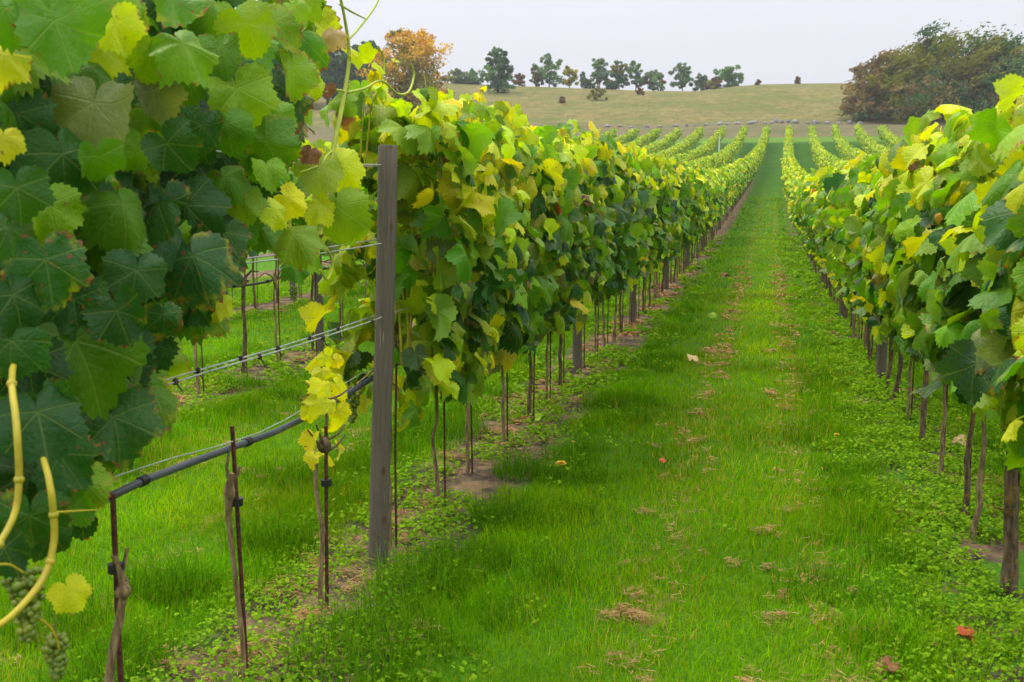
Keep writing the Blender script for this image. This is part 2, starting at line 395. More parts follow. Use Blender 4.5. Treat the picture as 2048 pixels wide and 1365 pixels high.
def leaves_mesh(name, pos, nrm, tip, size, col, lod, mat, parent=None, loc=None):
    pos, nrm, tip = np.asarray(pos, float), unit(np.asarray(nrm, float)), np.asarray(tip, float)
    tip = unit(tip - nrm * np.sum(tip * nrm, 1, keepdims=True)); bt = np.cross(nrm, tip)
    size = np.asarray(size, float); n = len(pos); var = rng.integers(0, len(SHAPES[lod]), n)
    Vs, F3s, F4s, As, Ls = [], [], [], [], []; off = 0
    for v in range(len(SHAPES[lod])):
        ix = np.where(var == v)[0]
        if not len(ix): continue
        v0, f3, f4, lxy = SHAPES[lod][v]; k = len(v0)
        sz = size[ix][:, None, None]
        W = pos[ix][:, None] + sz * (v0[None, :, 0:1] * tip[ix][:, None] + v0[None, :, 1:2] * bt[ix][:, None] + v0[None, :, 2:3] * nrm[ix][:, None])
        Vs.append(W.reshape(-1, 3)); base = off + np.arange(len(ix)) * k
        F3s.append((f3[None] + base[:, None, None]).reshape(-1, 3))
        if f4 is not None: F4s.append((f4[None] + base[:, None, None]).reshape(-1, 4))
        As.append(np.repeat(col[ix], k, axis=0)); Ls.append(np.tile(lxy, (len(ix), 1))); off += len(ix) * k
    F = [np.concatenate(F3s)] + ([np.concatenate(F4s)] if F4s else [])
    return mesh_np(name, np.concatenate(Vs), F, mat, parent, True, {'col': np.concatenate(As), 'lxy': np.concatenate(Ls)}, loc)

PAL = {'dark': (.032, .118, .009), 'deep': (.020, .080, .008), 'blue': (.042, .130, .028), 'green': (.098, .255, .003), 'mid': (.205, .365, .002),
       'lime': (.54, .61, .002), 'pale': (.29, .43, .03), 'grey': (.20, .23, .075), 'yellow': (.74, .70, .004), 'orange': (.62, .32, .02), 'peach': (.62, .42, .18),
       'brown': (.26, .11, .05), 'red': (.45, .09, .03)}
PN = list(PAL); PC = np.array([PAL[k] for k in PN])
def pick_colours(n, weights):
    wv = np.array([weights.get(k, 0) for k in PN], float); idx = rng.choice(len(PN), n, p=wv / wv.sum())
    c = PC[idx] * (1 + (rng.random((n, 3)) - .5) * .36) * (1 + (rng.random((n, 1)) - .5) * .3)
    return np.concatenate([c, rng.random((n, 1))], 1)
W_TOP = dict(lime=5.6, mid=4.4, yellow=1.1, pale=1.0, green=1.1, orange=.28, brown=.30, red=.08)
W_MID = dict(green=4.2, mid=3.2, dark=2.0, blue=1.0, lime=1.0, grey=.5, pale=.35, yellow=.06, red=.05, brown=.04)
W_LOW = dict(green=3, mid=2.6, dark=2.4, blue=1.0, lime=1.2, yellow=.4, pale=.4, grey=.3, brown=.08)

def canopy(n, z0=.62, z1=1.90, half=.37, yl=0.0, size=(.050, .132), top=1.0, wid=None):
    """leaves of one vine in row coordinates: x across the row, y along it, z up"""
    ns = int(n * .66); nt_ = int(n * .22 * top); ni = n - ns - nt_
    # the two sides
    z = z0 + (z1 - z0) * rng.random(ns) ** .92; s = np.where(rng.random(ns) < .5, 1., -1.)
    prof = np.interp(z, [z0, z0 + .25, 1.2, 1.7, z1], [.12, .22, .29, .27, .15])
    y = (rng.random(ns) - .5) * 2 * half
    x = s * (prof + rng.normal(0, .055, ns))
    e = np.radians(rng.normal(28, 24, ns))
    nr = np.stack([s * np.cos(e), rng.normal(0, .45, ns), np.sin(e)], 1)
    tp = np.stack([s * .35 + rng.normal(0, .35, ns), rng.normal(0, .45, ns), -np.ones(ns)], 1)
    P, Nn, T, Z = [np.stack([x, y, z], 1)], [nr], [tp], [z]
    if nt_:
        z = z1 - .17 + rng.normal(0, .08, nt_); x = rng.normal(0, .14, nt_); y = (rng.random(nt_) - .5) * 2 * half
        a = rng.random(nt_) * 2 * pi
        P.append(np.stack([x, y, z], 1)); Nn.append(np.stack([x * 3 + np.cos(a) * .5, np.sin(a) * .6, np.ones(nt_)], 1))
        T.append(np.stack([np.cos(a) + x * 3, np.sin(a), -.6 * np.ones(nt_)], 1)); Z.append(z)
    z = z0 + .15 + (z1 - z0 - .3) * rng.random(ni); x = rng.normal(0, .07, ni); y = (rng.random(ni) - .5) * 2 * half
    P.append(np.stack([x, y, z], 1)); Nn.append(rng.normal(0, 1, (ni, 3)) + [0, 0, .4]); T.append(rng.normal(0, 1, (ni, 3)) - [0, 0, 1]); Z.append(z)
    P, Nn, T, Z = map(np.concatenate, (P, Nn, T, Z)); n = len(P)
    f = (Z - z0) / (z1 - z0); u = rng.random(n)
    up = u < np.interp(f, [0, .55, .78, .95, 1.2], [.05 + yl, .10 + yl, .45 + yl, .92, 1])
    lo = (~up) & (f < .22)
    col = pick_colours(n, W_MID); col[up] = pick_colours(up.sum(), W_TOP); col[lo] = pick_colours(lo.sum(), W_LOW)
    sz = rng.uniform(size[0], size[1], n) * np.where(f > .9, .78, 1)
    sz = np.where((col[:, 0] > col[:, 1] * 1.4), sz * .55, sz)
    return P, Nn, T, sz, col

def trunk_mb(h=.8, r=.02, lean=(0, 0), head=True, seed=0, arms=True):
    r_ = np.random.default_rng(seed); n = 9; t = np.linspace(0, 1, n)
    px = lean[0] * t + r_.normal(0, .011, n).cumsum() * .8; py = lean[1] * t + r_.normal(0, .011, n).cumsum() * .8
    px -= px[0]; py -= py[0]
    pts = np.stack([px, py, -0.03 + (h + .03) * t], 1)
    rad = r * (1.15 - .35 * t + .18 * r_.random(n)); m = MB().tube(pts, rad, 9, jit=.25)
    tp = pts[-1]
    if head:
        m.ball(tp, r * 1.6, 9, 6, (1, 1.25, 1.1), .45)
        for s_ in (1, -1) if arms else ():
            q = np.array([tp, tp + [0, s_ * .05, .06], tp + [r_.normal(0, .02), s_ * .17, .10], tp + [r_.normal(0, .02), s_ * .36, .08 + r_.normal(0, .02)]])
            m.tube(q, [r * 1.1, r * .8, r * .5, r * .3], 7, jit=.2)
        for _ in range(3): m.tube([tp, tp + r_.normal(0, .02, 3) + [0, 0, .03], tp + r_.normal(0, .04, 3) + [0, 0, .08]], [r * .8, r * .5, r * .35], 6, jit=.3)
    return m
def grape_mb(h=.16, wd=.075, br=.0095):
    m = MB(); n = int((170 if br < .008 else 100) * h / .16)
    for i in range(n):
        t = (i + .5) / n; rr = wd / 2 * (1 - .65 * t) * math.sqrt(random.random()) * 1.05; a = random.random() * 6.28
        m.ball((rr * cos(a), rr * sin(a), -t * h + random.uniform(-.006, .006)), br * random.uniform(.8, 1.1), 8, 6)
    m.tube([(0, 0, .05), (0, 0, 0), (0, 0, -h * .8)], [.003, .003, .0015], 5)
    return m

ORD = ['zeroth', 'first', 'second', 'third', 'fourth', 'fifth', 'sixth', 'seventh', 'eighth', 'ninth', 'tenth', 'eleventh', 'twelfth', 'thirteenth', 'fourteenth', 'fifteenth', 'sixteenth', 'seventeenth', 'eighteenth', 'nineteenth', 'twentieth', 'twenty-first', 'twenty-second', 'twenty-third', 'twenty-fourth', 'twenty-fifth', 'twenty-sixth', 'twenty-seventh']
ROWNAME = {0: 'row left of the aisle', 1: 'row right of the aisle', -1: 'second row left of the aisle', -2: 'third row left of the aisle'}
# posts of each row, along y
POSTS = {0: [4.24, 9.29, 13.3, 17.9, 22.8] + [27.7 + 4.9 * i for i in range(18)],
         1: [0.0 + 9.56 - 4.9, 9.56] + [14.4 + 4.9 * i for i in range(18)]}
POSTS[1] = [9.56 + 4.9 * i for i in range(20)]
POSTS[-1] = [9.62 + 4.9 * i for i in range(6)]
POSTS[-2] = [14.6 + 4.9 * i for i in range(4)]

# ---- shared meshes, made once
def proto_foliage(lod, mat, n, k, **kw):
    res = []
    for i in range(k):
        P, Nn, T, sz, col = canopy(n, **kw); o = leaves_mesh('foliage', P, Nn, T, sz, col, lod, mat)
        res.append(o.data); bpy.data.objects.remove(o)
    return res
def proto(mb_list, name, mat):
    r = []
    for m in mb_list:
        o = m.build(name, mat); r.append(o.data); bpy.data.objects.remove(o)
    return r
FOL_MID = proto_foliage('mid', M['leaf_mid'], 330, 9)
FOL_MIDY = proto_foliage('mid', M['leaf_mid'], 310, 3, yl=.28)
FOL_LOW = proto_foliage('low', M['leaf_far'], 280, 9, yl=.16, size=(.065, .125), z1=1.92)
FOL_LOWY = proto_foliage('low', M['leaf_far'], 280, 6, yl=.52, size=(.065, .125), z1=1.92)
FOL_HIGH = proto_foliage('mid', M['leaf_mid'], 140, 5, z0=.98, z1=1.85)
TRK = proto([trunk_mb(.78, random.uniform(.011, .019), (0, 0), True, 50 + i) for i in range(8)], 'trunk', M['bark'])
TRKP = proto([trunk_mb(.74, random.uniform(.009, .014), (0, 0), True, 80 + i) for i in range(5)], 'trunk', M['pale_bark'])
STK = proto([MB().tube([(0, 0, -.05), (random.uniform(-.01, .01), 0, .6), (random.uniform(-.02, .02), random.uniform(-.02, .02), 1.25)], .0052, 7) for _ in range(4)], 'vine_stake', M['rust'])
GRP = proto([grape_mb(random.uniform(.13, .19), .085) for _ in range(4)], 'grape_bunch', M['grape'])
def link(name, data, parent=None, loc=(0, 0, 0), rz=0, sc=None):
    o = bpy.data.objects.new(name, data); S.collection.objects.link(o); o.parent = parent; o.location = tuple(loc); o.rotation_euler[2] = rz
    if sc: o.scale = sc
    return o

def between(k, y):
    """words for where along its row a vine stands"""
    ps = POSTS[k]; i = sum(1 for p in ps if p < y)
    return i
COUNT = {}
def vine_label(k, y, look):
    i = between(k, y); COUNT[(k, i)] = COUNT.get((k, i), 0) + 1; j = COUNT[(k, i)]
    if i == 0: return f'{look} vine, {ORD[j]} before the first post, {ROWNAME[k]}'
    return f'{look} vine, {ORD[j]} past the {ORD[i]} post, {ROWNAME[k]}'
def stake(k, y, x=None, h=1.25, lab=None, dx=.02):
    x = float(rowx(k, y)) if x is None else x
    o = link('vine_stake', random.choice(STK), None, (x + dx, y + .03, float(gz(x, y))), random.random() * 6, (1, 1, h / 1.25))
    return tag(o, lab, 'stake', 'thin steel stakes beside the vines')

# ------------------------------------------------------------------ vines as things
VG = 'grapevines in the trellis rows'
def make_vine(k, y, kind, look, st=True):
    x = float(rowx(k, y)) + random.uniform(-.02, .02); root = empty('grapevine', (x, y, float(gz(x, y))))
    lab = vine_label(k, y, look); tag(root, lab, 'grapevine', VG)
    rz = random.choice((0, pi)); s_ = random.uniform(.97, 1.06) * (.96 if k == 1 else (1.06 if y < 16 else 1.02))
    fol = {'mid': FOL_MID, 'midy': FOL_MIDY, 'low': FOL_LOW, 'lowy': FOL_LOWY, 'high': FOL_HIGH}.get(kind)
    pale = random.random() < .4
    if k == 1 and 4.4 < y < 4.5:
        trunk_mb(.80, .026, (.0, 0), True, 7).build('trunk', M['bark'], root); link('grape_bunch', GRP[0], root, (-.10, .12, .86)); link('grape_bunch', GRP[1], root, (-.12, -.05, .92))
    else: link('trunk', random.choice(TRKP if pale else TRK), root, (0, 0, 0), random.choice((0, pi)))
    if kind == 'hi':
        P, Nn, T, sz, col = canopy(330, z0=.60 if k < 1 else .76, yl=(.34 if y < 5.4 else .10) if k < 1 else .13, z1=(1.99 if k < 1 else (1.88 if y < 5.4 else 1.84)) + random.uniform(-.06, .08))
        if k == 0 and y < 4.6:      # the row ends at the post
            kp = P[:, 1] > -.02; P, Nn, T, sz, col = P[kp], Nn[kp], T[kp], sz[kp], col[kp]
        shoots = []
        for _ in range(2):          # thin shoots standing out of the top
            bx, by = random.uniform(-.1, .1), random.uniform(-.2, .3); hh = random.uniform(.04, .20); dx, dy = random.uniform(-.22, .22), random.uniform(-.22, .22)
            shoots.append([(bx, by, 1.7), (bx + dx * .2, by + dy * .15, 1.95), (bx + dx, by + dy, 1.98 + hh)] if k < 1 else [(bx, by, 1.55), (bx + dx * .2, by + dy * .15, 1.75), (bx + dx, by + dy, 1.8 + hh)])
            q = np.array(shoots[-1]); n_ = 4; t_ = rng.random((n_, 1)) * .9; pp = q[1] * (1 - t_) + q[2] * t_
            P = np.concatenate([P, pp]); Nn = np.concatenate([Nn, rng.normal(0, 1, (n_, 3)) + [0, 0, .6]]); T = np.concatenate([T, rng.normal(0, 1, (n_, 3))]); sz = np.concatenate([sz, rng.uniform(.02, .055, n_)])
            col = np.concatenate([col, pick_colours(n_, dict(lime=4, yellow=2, peach=1))])
        leaves_mesh('foliage', P, Nn, T, sz, col, 'hi', M['leaf_near'], root)
        m = MB()
        for _ in range(5):
            y0 = random.uniform(.1 if k == 0 and y < 4.6 else -.3, .3); x0 = random.uniform(-.06, .06)
            m.tube([(x0, y0, .82), (x0 + random.uniform(-.1, .1), y0 + .03, 1.2), (x0 + random.uniform(-.15, .15), y0 + .02, 1.45), (x0 + random.uniform(-.15, .15), y0, 1.75)], [.006, .005, .004, .003], 6)
        for q in shoots: m.tube(q, [.0035, .0028, .0012], 6)
        m.build('cane', M['cane'], root)
        if random.random() < .7:
            link('grape_bunch', random.choice(GRP), root, (random.choice((-.13, .13)), random.uniform(-.25, .25), .74 + random.uniform(-.04, .06)))
    else:
        f = link('foliage', random.choice(fol), root, (0, 0, random.uniform(-.03, .03)), rz, (random.uniform(.92, 1.08), random.choice((1, -1)), s_))
        if y < 14 and random.random() < .5:
            link('grape_bunch', random.choice(GRP), root, (random.choice((-.12, .12)), random.uniform(-.25, .25), .70))
    if st:
        stake(k, y, x, random.choice((1.1, 1.25, .95)), 'thin rusty stake,' + lab.split(' vine,')[1])
    return root
LOOKS = {'hi': 'large leaved green', 'mid': 'leafy green', 'midy': 'yellowing', 'low': 'dense far green', 'lowy': 'yellow topped far', 'high': 'short skirted green'}
NV = 0
# left row: from just past the first post
y = 4.42; Ys = []
trk_y = [4.42, 5.09, 5.74, 6.5, 7.25, 7.9, 8.6]
for y in trk_y: make_vine(0, y, 'hi' if y < 8 else 'mid', 'large leaved green' if y < 8 else LOOKS['mid']); NV += 1
y = 9.6
while y < 80:
    kd = ('mid' if random.random() < .86 else 'midy') if y < 22 else ('low' if random.random() < np.interp(y, [22, 60], [.75, .12]) else 'lowy')
    make_vine(0, y, kd, LOOKS[kd], y < 24); NV += 1; y += .7 + random.uniform(-.04, .04)
# right row
for y in (2.55, 3.2, 3.85, 4.47, 5.17, 5.55, 6.29, 7.1, 7.81, 8.5, 9.1): make_vine(1, y, 'hi' if y < 7.5 else ('midy' if y > 8 and y < 9 else 'mid'), 'large leaved lime green' if y < 7.5 else LOOKS['mid'], y > 4); NV += 1
y = 9.85
while y < 80:
    kd = ('mid' if random.random() < .66 else 'midy') if y < 22 else ('low' if random.random() < np.interp(y, [22, 60], [.6, .10]) else 'lowy')
    make_vine(1, y, kd, LOOKS[kd], y < 20); NV += 1; y += .7 + random.uniform(-.04, .04)
# second and third row to the left, seen through the gap
y = 7.32
POSTX = 0
while y < 30:
    make_vine(-1, y, 'high', 'short skirted green', y < 13); NV += 1; y += .7
y = 12.0
while y < 26:
    make_vine(-2, y, 'high', 'short skirted green', y < 16); NV += 1; y += .7
print('vines', NV)
# all the other vines: rows that run on up the slope
def far_vines():
    segs = []
    for k in ROWS:
        for y0, y1 in {0: [(80, 126)], 1: [(80, 126)], -1: [(30, 126)], -2: [(26, 126)], 2: [(6, 126)], 3: [(12, 126)]}.get(k, [(30 if k < 0 else 20, 126)]):
            segs.append((k, y0, y1))
    P, Nn, T, SZ, CO = [], [], [], [], []
    for k, y0, y1 in segs:
        L = y1 - y0; n = int(L / .7)
        for i in range(n):
            y = y0 + (i + .5) * L / n; x = float(rowx(k, y)); z = float(gz(x, y))
            if random.random() < .035: continue
            nn = int(np.interp(y, [10, 40, 126], [150, 165, 160]))
            p, a, t, s_, c = canopy(nn, z0=.6 if k >= 0 else .8, yl=.10 if y < 50 else .46 - .1 * (y > 112), z1=random.uniform(1.72, 2.08), size=(.06, .125), half=.42)
            P.append(p + [x, y, z]); Nn.append(a); T.append(t); SZ.append(s_); CO.append(c)
    o = leaves_mesh('vine_foliage', np.concatenate(P), np.concatenate(Nn), np.concatenate(T), np.concatenate(SZ), np.concatenate(CO), 'low', M['leaf_far'])
    tag(o, 'lime topped vine rows running on up the far slope', None, None, 'stuff')
    m = MB()
    for k, y0, y1 in segs:
        if k < -3: continue
        for i in range(int(min(y1, 60) - y0) if y0 < 60 else 0):
            y = y0 + i; x = float(rowx(k, y)); z = float(gz(x, y)); m.tube([(x, y, z - .02), (x + random.uniform(-.03, .03), y, z + .85)], [.022, .016], 5, cap=False)
    tag(m.build('vine_stems', M['bark']), 'thin trunks under the far vine rows', None, None, 'stuff')
far_vines()

# ------------------------------------------------------------------ posts, wires, pipes
def post_mb(h=1.8, r=.041, seed=0):
    r_ = np.random.default_rng(seed); n = 14; t = np.linspace(0, 1, n)
    pts = np.stack([r_.normal(0, .0012, n).cumsum(), r_.normal(0, .0012, n).cumsum(), -.05 + (h + .05) * t], 1)
    rr_ = r * (1.03 - .06 * t + r_.normal(0, .006, n)); pts = np.concatenate([pts, pts[-1:] + [[0, 0, .006]]]); rr_ = np.append(rr_, rr_[-1] * .86)
    m = MB(); m.tube(pts, rr_, 28, cap=True, jit=.02); return m
PST = proto([post_mb(1.775, .041, i) for i in range(4)], 'trellis_post', M['post'])
def ordn(i): return ORD[i + 1]
for k, ps in POSTS.items():
    for i, y in enumerate(ps):
        if y > 62: break
        x = float(rowx(k, y)); o = link('trellis_post', PST[i % 4], None, (x, y, float(gz(x, y))), random.random() * 6, (1, 1, 1 + random.uniform(-.02, .02)))
        if k == 0 and i == 0: o.rotation_euler[0] = radians(-1.0); o.rotation_euler[1] = radians(2.2); o.rotation_euler[2] = 0
        tag(o, ('bare grey round wooden post standing nearest in the ' if i == 0 and k == 0 else f'grey wooden trellis post, {ORD[i+1]} along the ') + ROWNAME[k], 'post', 'wooden trellis posts')
def curve_pts(k, z, y0, y1, off=0, step=1.2, sag=.012):
    yy = np.arange(y0, y1 + step, step)
    return np.stack([rowx(k, yy) + off, yy, gz(rowx(k, yy), yy) + z - sag * np.sin(yy * 1.3) ** 2 + (vnoise(yy * .7, yy * 0 + z * 9, 5) - .5) * .012], 1)
WG = 'galvanised trellis wires'
for k, y0, y1 in ((0, 1.0, 40), (1, 1.6, 40), (-1, 4.6, 32), (-2, 8, 30)):
    for z, off, side in ((1.71, -.046, 'left'), (1.715, .046, 'aisle'), (1.39, -.044, 'left'), (1.385, .044, 'aisle'), (1.07, -.044, 'left'), (1.085, .044, 'aisle')):
        if k == -2 and side == 'left': continue
        lvl = {1.71: 'top', 1.715: 'top', 1.39: 'middle', 1.385: 'middle', 1.07: 'lower', 1.085: 'lower'}[z]
        m = MB(); p = curve_pts(k, z, y0, y1, off, .6); m.tube(p, .0027 if k == 0 else .0030, 6)
        w_ = m.build('trellis_wire', M['wire']); tag(w_, f'{lvl} wire on the {side} face of the posts, {ROWNAME[k]}', 'wire', WG)
        if k == 0 and z < 1.2:
            for yy in np.arange(2.6, 4.2, .27 if side == 'left' else .5):
                m = MB()
                c = np.array([np.interp(yy, p[:, 1], p[:, 0]), yy, np.interp(yy, p[:, 1], p[:, 2])])
                m.ball(c, .009, 7, 5, (1, 1.5, 1), .5); m.tube([c, c + [.01, .02, -.035]], [.003, .0015], 5)
                m.build('dried_tendril', M['dark_bark'], w_)
    p = curve_pts(k, .80, y0, y1, -.065, .4, .05)
    m = MB(); m.tube(p, .0115, 10); pr = m.build('drip_pipe', M['pipe'])
    tag(pr, f'dark grey irrigation pipe strung along the {ROWNAME[k]}', 'pipe', 'drip irrigation pipes')
    if k in (0, 1, -1):
        m = MB(); m.tube(curve_pts(k, .81, y0, y1, -.065, .25, .05) + np.stack([np.sin(np.arange(len(np.arange(y0, y1 + .25, .25))) * .9) * .017, 0 * np.arange(len(np.arange(y0, y1 + .25, .25))), .012 + np.abs(np.sin(np.arange(len(np.arange(y0, y1 + .25, .25))) * .37)) * .02], 1), .0018, 5)
        m.build('support_wire', M['wire'], pr)
        for yy in np.arange(y0 + .35, 12, .62):
            c = np.array([np.interp(yy, p[:, 1], p[:, 0]), yy, np.interp(yy, p[:, 1], p[:, 2])])
            MB().tube([c - [0, .016, 0], c + [0, .016, 0]], .0155, 10).build('clip', M['black'], pr)

# ------------------------------------------------------------------ the foreground at the left: big leaved vines, stakes, young yellow vine
def hero(px, py, d, ang, c, X, face=1.0, wild=.22):
    P = atx(px, py, X); s_ = scale_at(P); size = d / s_ / 1.55; a = radians(ang)
    tipd = RGT * cos(a) - UPV * sin(a) + FWD * rng.normal(0, .25)
    nr = -ray(px, py) / np.linalg.norm(ray(px, py)) * face + np.array([.25, 0, .45]) + rng.normal(0, wild, 3)
    colr = np.concatenate([np.array(PAL[c]) * (1 + (rng.random(3) - .5) * .2), [rng.random()]])
    tu = tipd / np.linalg.norm(tipd)
    return P - tu * size * .25, nr, tipd, size, colr
HERO = [(115, 70, 205, 80, 'green'), (240, 60, 120, 50, 'lime'), (185, 235, 215, 100, 'grey'), (318, 195, 120, 60, 'grey'), (20, 120, 110, 30, 'yellow'), (375, 105, 150, 60, 'mid'),
        (480, 200, 165, 75, 'mid'), (400, 265, 120, 95, 'dark'), (590, 150, 120, 75, 'mid'), (560, 50, 125, 30, 'mid'), (545, 290, 125, 20, 'green'), (455, 262, 110, 80, 'green'),
        (105, 430, 150, 70, 'mid'), (245, 430, 165, 95, 'green'), (385, 425, 160, 45, 'dark'), (95, 545, 190, 85, 'dark'), (270, 560, 140, 100, 'blue'), (395, 535, 185, 70, 'blue'),
        (170, 715, 285, 60, 'green'), (310, 795, 140, 55, 'green'), (40, 390, 140, 60, 'dark'), (30, 610, 160, 90, 'deep'), (130, 335, 200, 80, 'dark'), (455, 365, 100, 60, 'green'),
        (8, 285, 90, 90, 'lime'), (535, 345, 85, 80, 'mid'), (560, 425, 80, 20, 'lime'), (595, 480, 115, 60, 'mid'), (175, 970, 105, 35, 'mid'), (230, 860, 190, 85, 'dark'), (80, 850, 190, 80, 'deep'),
        (60, 1050, 150, 95, 'dark'), (440, 110, 120, 80, 'green'), (300, 120, 120, 110, 'mid'), (420, 30, 150, 95, 'green'), (500, 60, 130, 60, 'mid'), (340, 10, 150, 90, 'green'), (60, -20, 180, 80, 'green'),
        (200, -30, 170, 70, 'mid'), (628, 175, 75, 60, 'lime'), (10, 470, 130, 90, 'dark'), (340, 300, 130, 60, 'dark'), (330, 640, 90, 80, 'dark'), (440, 480, 120, 110, 'dark'), (520, 455, 110, 60, 'green'),
        (200, 330, 120, 80, 'green'), (20, 30, 130, 60, 'green'), (596, 20, 70, 40, 'mid'), (145, 1190, 90, 60, 'yellow'), (150, 620, 150, 80, 'dark'), (240, 640, 140, 70, 'deep'),
        (560, 240, 90, 70, 'mid'), (515, 330, 80, 100, 'green'), (490, 410, 90, 60, 'mid'), (60, 745, 160, 75, 'deep'), (110, 830, 150, 60, 'dark'), (20, 700, 140, 90, 'dark'), (130, 925, 150, 70, 'dark'), (55, 960, 140, 90, 'deep'), (100, 1080, 120, 80, 'dark'), (15, 1110, 120, 70, 'deep'), (160, 1020, 90, 60, 'green')]
poly = [(-120, -120), (610, -120), (625, 120), (590, 260), (560, 330), (510, 400), (470, 480), (440, 560), (400, 640), (350, 740), (310, 830), (245, 900), (200, 960), (165, 1060), (110, 1140), (-120, 1180)]
def inside(px, py):
    r = False; n = len(poly)
    for i in range(n):
        (x1, y1), (x2, y2) = poly[i], poly[i - 1]
        if (y1 > py) != (y2 > py) and px < (x2 - x1) * (py - y1) / (y2 - y1) + x1: r = not r
    return r
groups = {'a': [], 'b': []}
for i, (px, py, d, ang, c) in enumerate(HERO): groups['a' if px < 260 else 'b'].append(hero(px, py, d * .86, ang, c, -1.34 - .03 * (i % 5), 1, .32))
n = 0
while n < 470:
    px, py = random.uniform(-120, 630), random.uniform(-120, 1080)
    if not inside(px, py): continue
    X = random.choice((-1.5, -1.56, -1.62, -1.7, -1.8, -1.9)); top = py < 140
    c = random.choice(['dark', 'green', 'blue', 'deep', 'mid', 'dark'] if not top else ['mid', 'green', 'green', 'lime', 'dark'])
    groups['a' if px < 260 else 'b'].append(hero(px, py, random.uniform(80, 145), random.gauss(80, 40), c, X, .8, .45)); n += 1
def leaves_from(lst, name, parent, base, lod='hi', mat=None):
    P, Nn, T, sz, co_ = map(np.array, zip(*lst)); return leaves_mesh(name, P - np.array(base), Nn, T, sz, co_, lod, mat or M['leaf_near'], parent)
def px_tube(m, pts, X, rpx, base, seg=8, smooth=4):
    P = np.array([atx(a, b, x_) for (a, b), x_ in zip(pts, np.broadcast_to(X, len(pts)))])
    t = np.linspace(0, len(P) - 1, (len(P) - 1) * smooth + 1); i = np.arange(len(P))
    # Catmull-Rom through the points
    out = []
    for u in t:
        k = min(int(u), len(P) - 2); f = u - k; p0, p1, p2, p3 = P[max(k - 1, 0)], P[k], P[k + 1], P[min(k + 2, len(P) - 1)]
        out.append(.5 * ((2 * p1) + (-p0 + p2) * f + (2 * p0 - 5 * p1 + 4 * p2 - p3) * f * f + (-p0 + 3 * p1 - 3 * p2 + p3) * f ** 3))
    out = np.array(out) - np.array(base); s_ = scale_at(P[len(P) // 2])
    r = np.interp(t, i, np.broadcast_to(rpx, len(P))) / s_
    m.tube(out, r, seg); return out
baseA, baseB = np.array([-1.66, 1.78, 0.]), np.array([-1.665, 2.375, 0.])
va = empty('grapevine', baseA); tag(va, 'big leaved foreground vine at the picture edge, canes and grapes hanging low', 'grapevine', VG)
vb = empty('grapevine', baseB); tag(vb, 'big leaved dark green foreground vine nearest the bare post', 'grapevine', VG)
leaves_from(groups['a'], 'foliage', va, baseA); leaves_from(groups['b'], 'foliage', vb, baseB)
for v, sd, dx in ((va, 5, 0), (vb, 6, 0.02)): trunk_mb(.56 if v is vb else .72, .012 if v is vb else .019, (dx, 0), True, sd, v is va).build('trunk', M['pale_bark'], v)
for pts, rp in (([(60, 640), (25, 740), (33, 850), (38, 960), (25, 1040), (-30, 1130)], [10, 11, 12, 12, 11, 10]), ([(40, 760), (78, 890), (98, 960), (107, 1030), (107, 1090), (85, 1160), (20, 1235), (-40, 1270)], [9, 10, 11, 12, 12, 12, 10, 9]),
                ([(110, 1025), (160, 1022), (200, 1020)], [3.5, 3, 2]), ([(-10, 1130), (20, 1130), (45, 1145)], [4, 4, 4])):
    m = MB(); o = px_tube(m, pts, [-1.6, -1.36, -1.28] + [-1.27] * (len(pts) - 3) if len(pts) > 3 else -1.30, [q_ * .62 for q_ in rp], baseA, 10)
    if rp[0] > 8:
        for j in (5, 12, 18):
            if j < len(o): m.ball(o[j], .0096, 9, 6, (1, 1, .9))
    m.build('cane', M['cane'], va)
def hang_grapes(parent, base, px, py, X, h, wd):
    P = atx(px, py, X) - base; grape_mb(h, wd, .0074).build('grape_bunch', M['grape'], parent, loc=P)
hang_grapes(va, baseA, 48, 1145, -1.34, .13, .07); hang_grapes(va, baseA, 112, 1275, -1.35, .08, .05)
m = MB(); px_tube(m, [(70, 1235), (95, 1250), (112, 1275), (118, 1300)], -1.33, [3, 3, 2.5, 2], baseA, 6); m.build('cane', M['cane'], va)

# the three stakes before the post and the young vine on the third
def big_stake(y, h, lab, lean=(0, 0), x=-1.62, tie=.45):
    o = MB().tube([(0, 0, -.05), (lean[0] * .5, lean[1] * .5, h / 2), (lean[0], lean[1], h)], .0075, 8).build('vine_stake', M['rust'], None, True, (x, y, 0))
    tag(o, lab, 'stake', 'thin steel stakes beside the vines')
    MB().tube([(lean[0] * tie / h, 0, tie - .012), (lean[0] * tie / h, 0, tie + .012)], .021, 9).build('tie', M['black'], o)
    return o
big_stake(2.40, .82, 'dark steel stake under the foreground leaves beside hanging canes', (.01, .0), -1.64, .62)
big_stake(3.09, .85, 'rusty bare steel stake standing second before the post', (-.022, 0), -1.63, .60)
big_stake(3.71, .72, 'steel stake carrying the small yellow leaved vine before the post', (.015, 0), -1.61, .50)
b1 = np.array([-1.655, 3.07, 0.]); v1 = empty('grapevine', b1); tag(v1, 'dead pruned vine stump tied to the rusty bare stake', 'grapevine', VG)
m = MB(); m.tube([(.025, 0, -.03), (.018, .01, .15), (.0, 0, .4), (-.012, 0, .56), (-.005, 0, .64), (.006, 0, .70)], [.008, .008, .0085, .010, .017, .009], 9, jit=.25)
m.ball((-.004, 0, .635), .018, 8, 6, (1, 1, 1.6), .6); m.tube([(0, 0, .65), (-.012, 0, .72), (.002, 0, .78)], [.008, .006, .004], 7, jit=.3); m.tube([(0, 0, .66), (.03, .0, .70), (.035, 0, .725)], [.008, .006, .004], 7, jit=.3)
m.build('trunk', M['pale_bark'], v1)
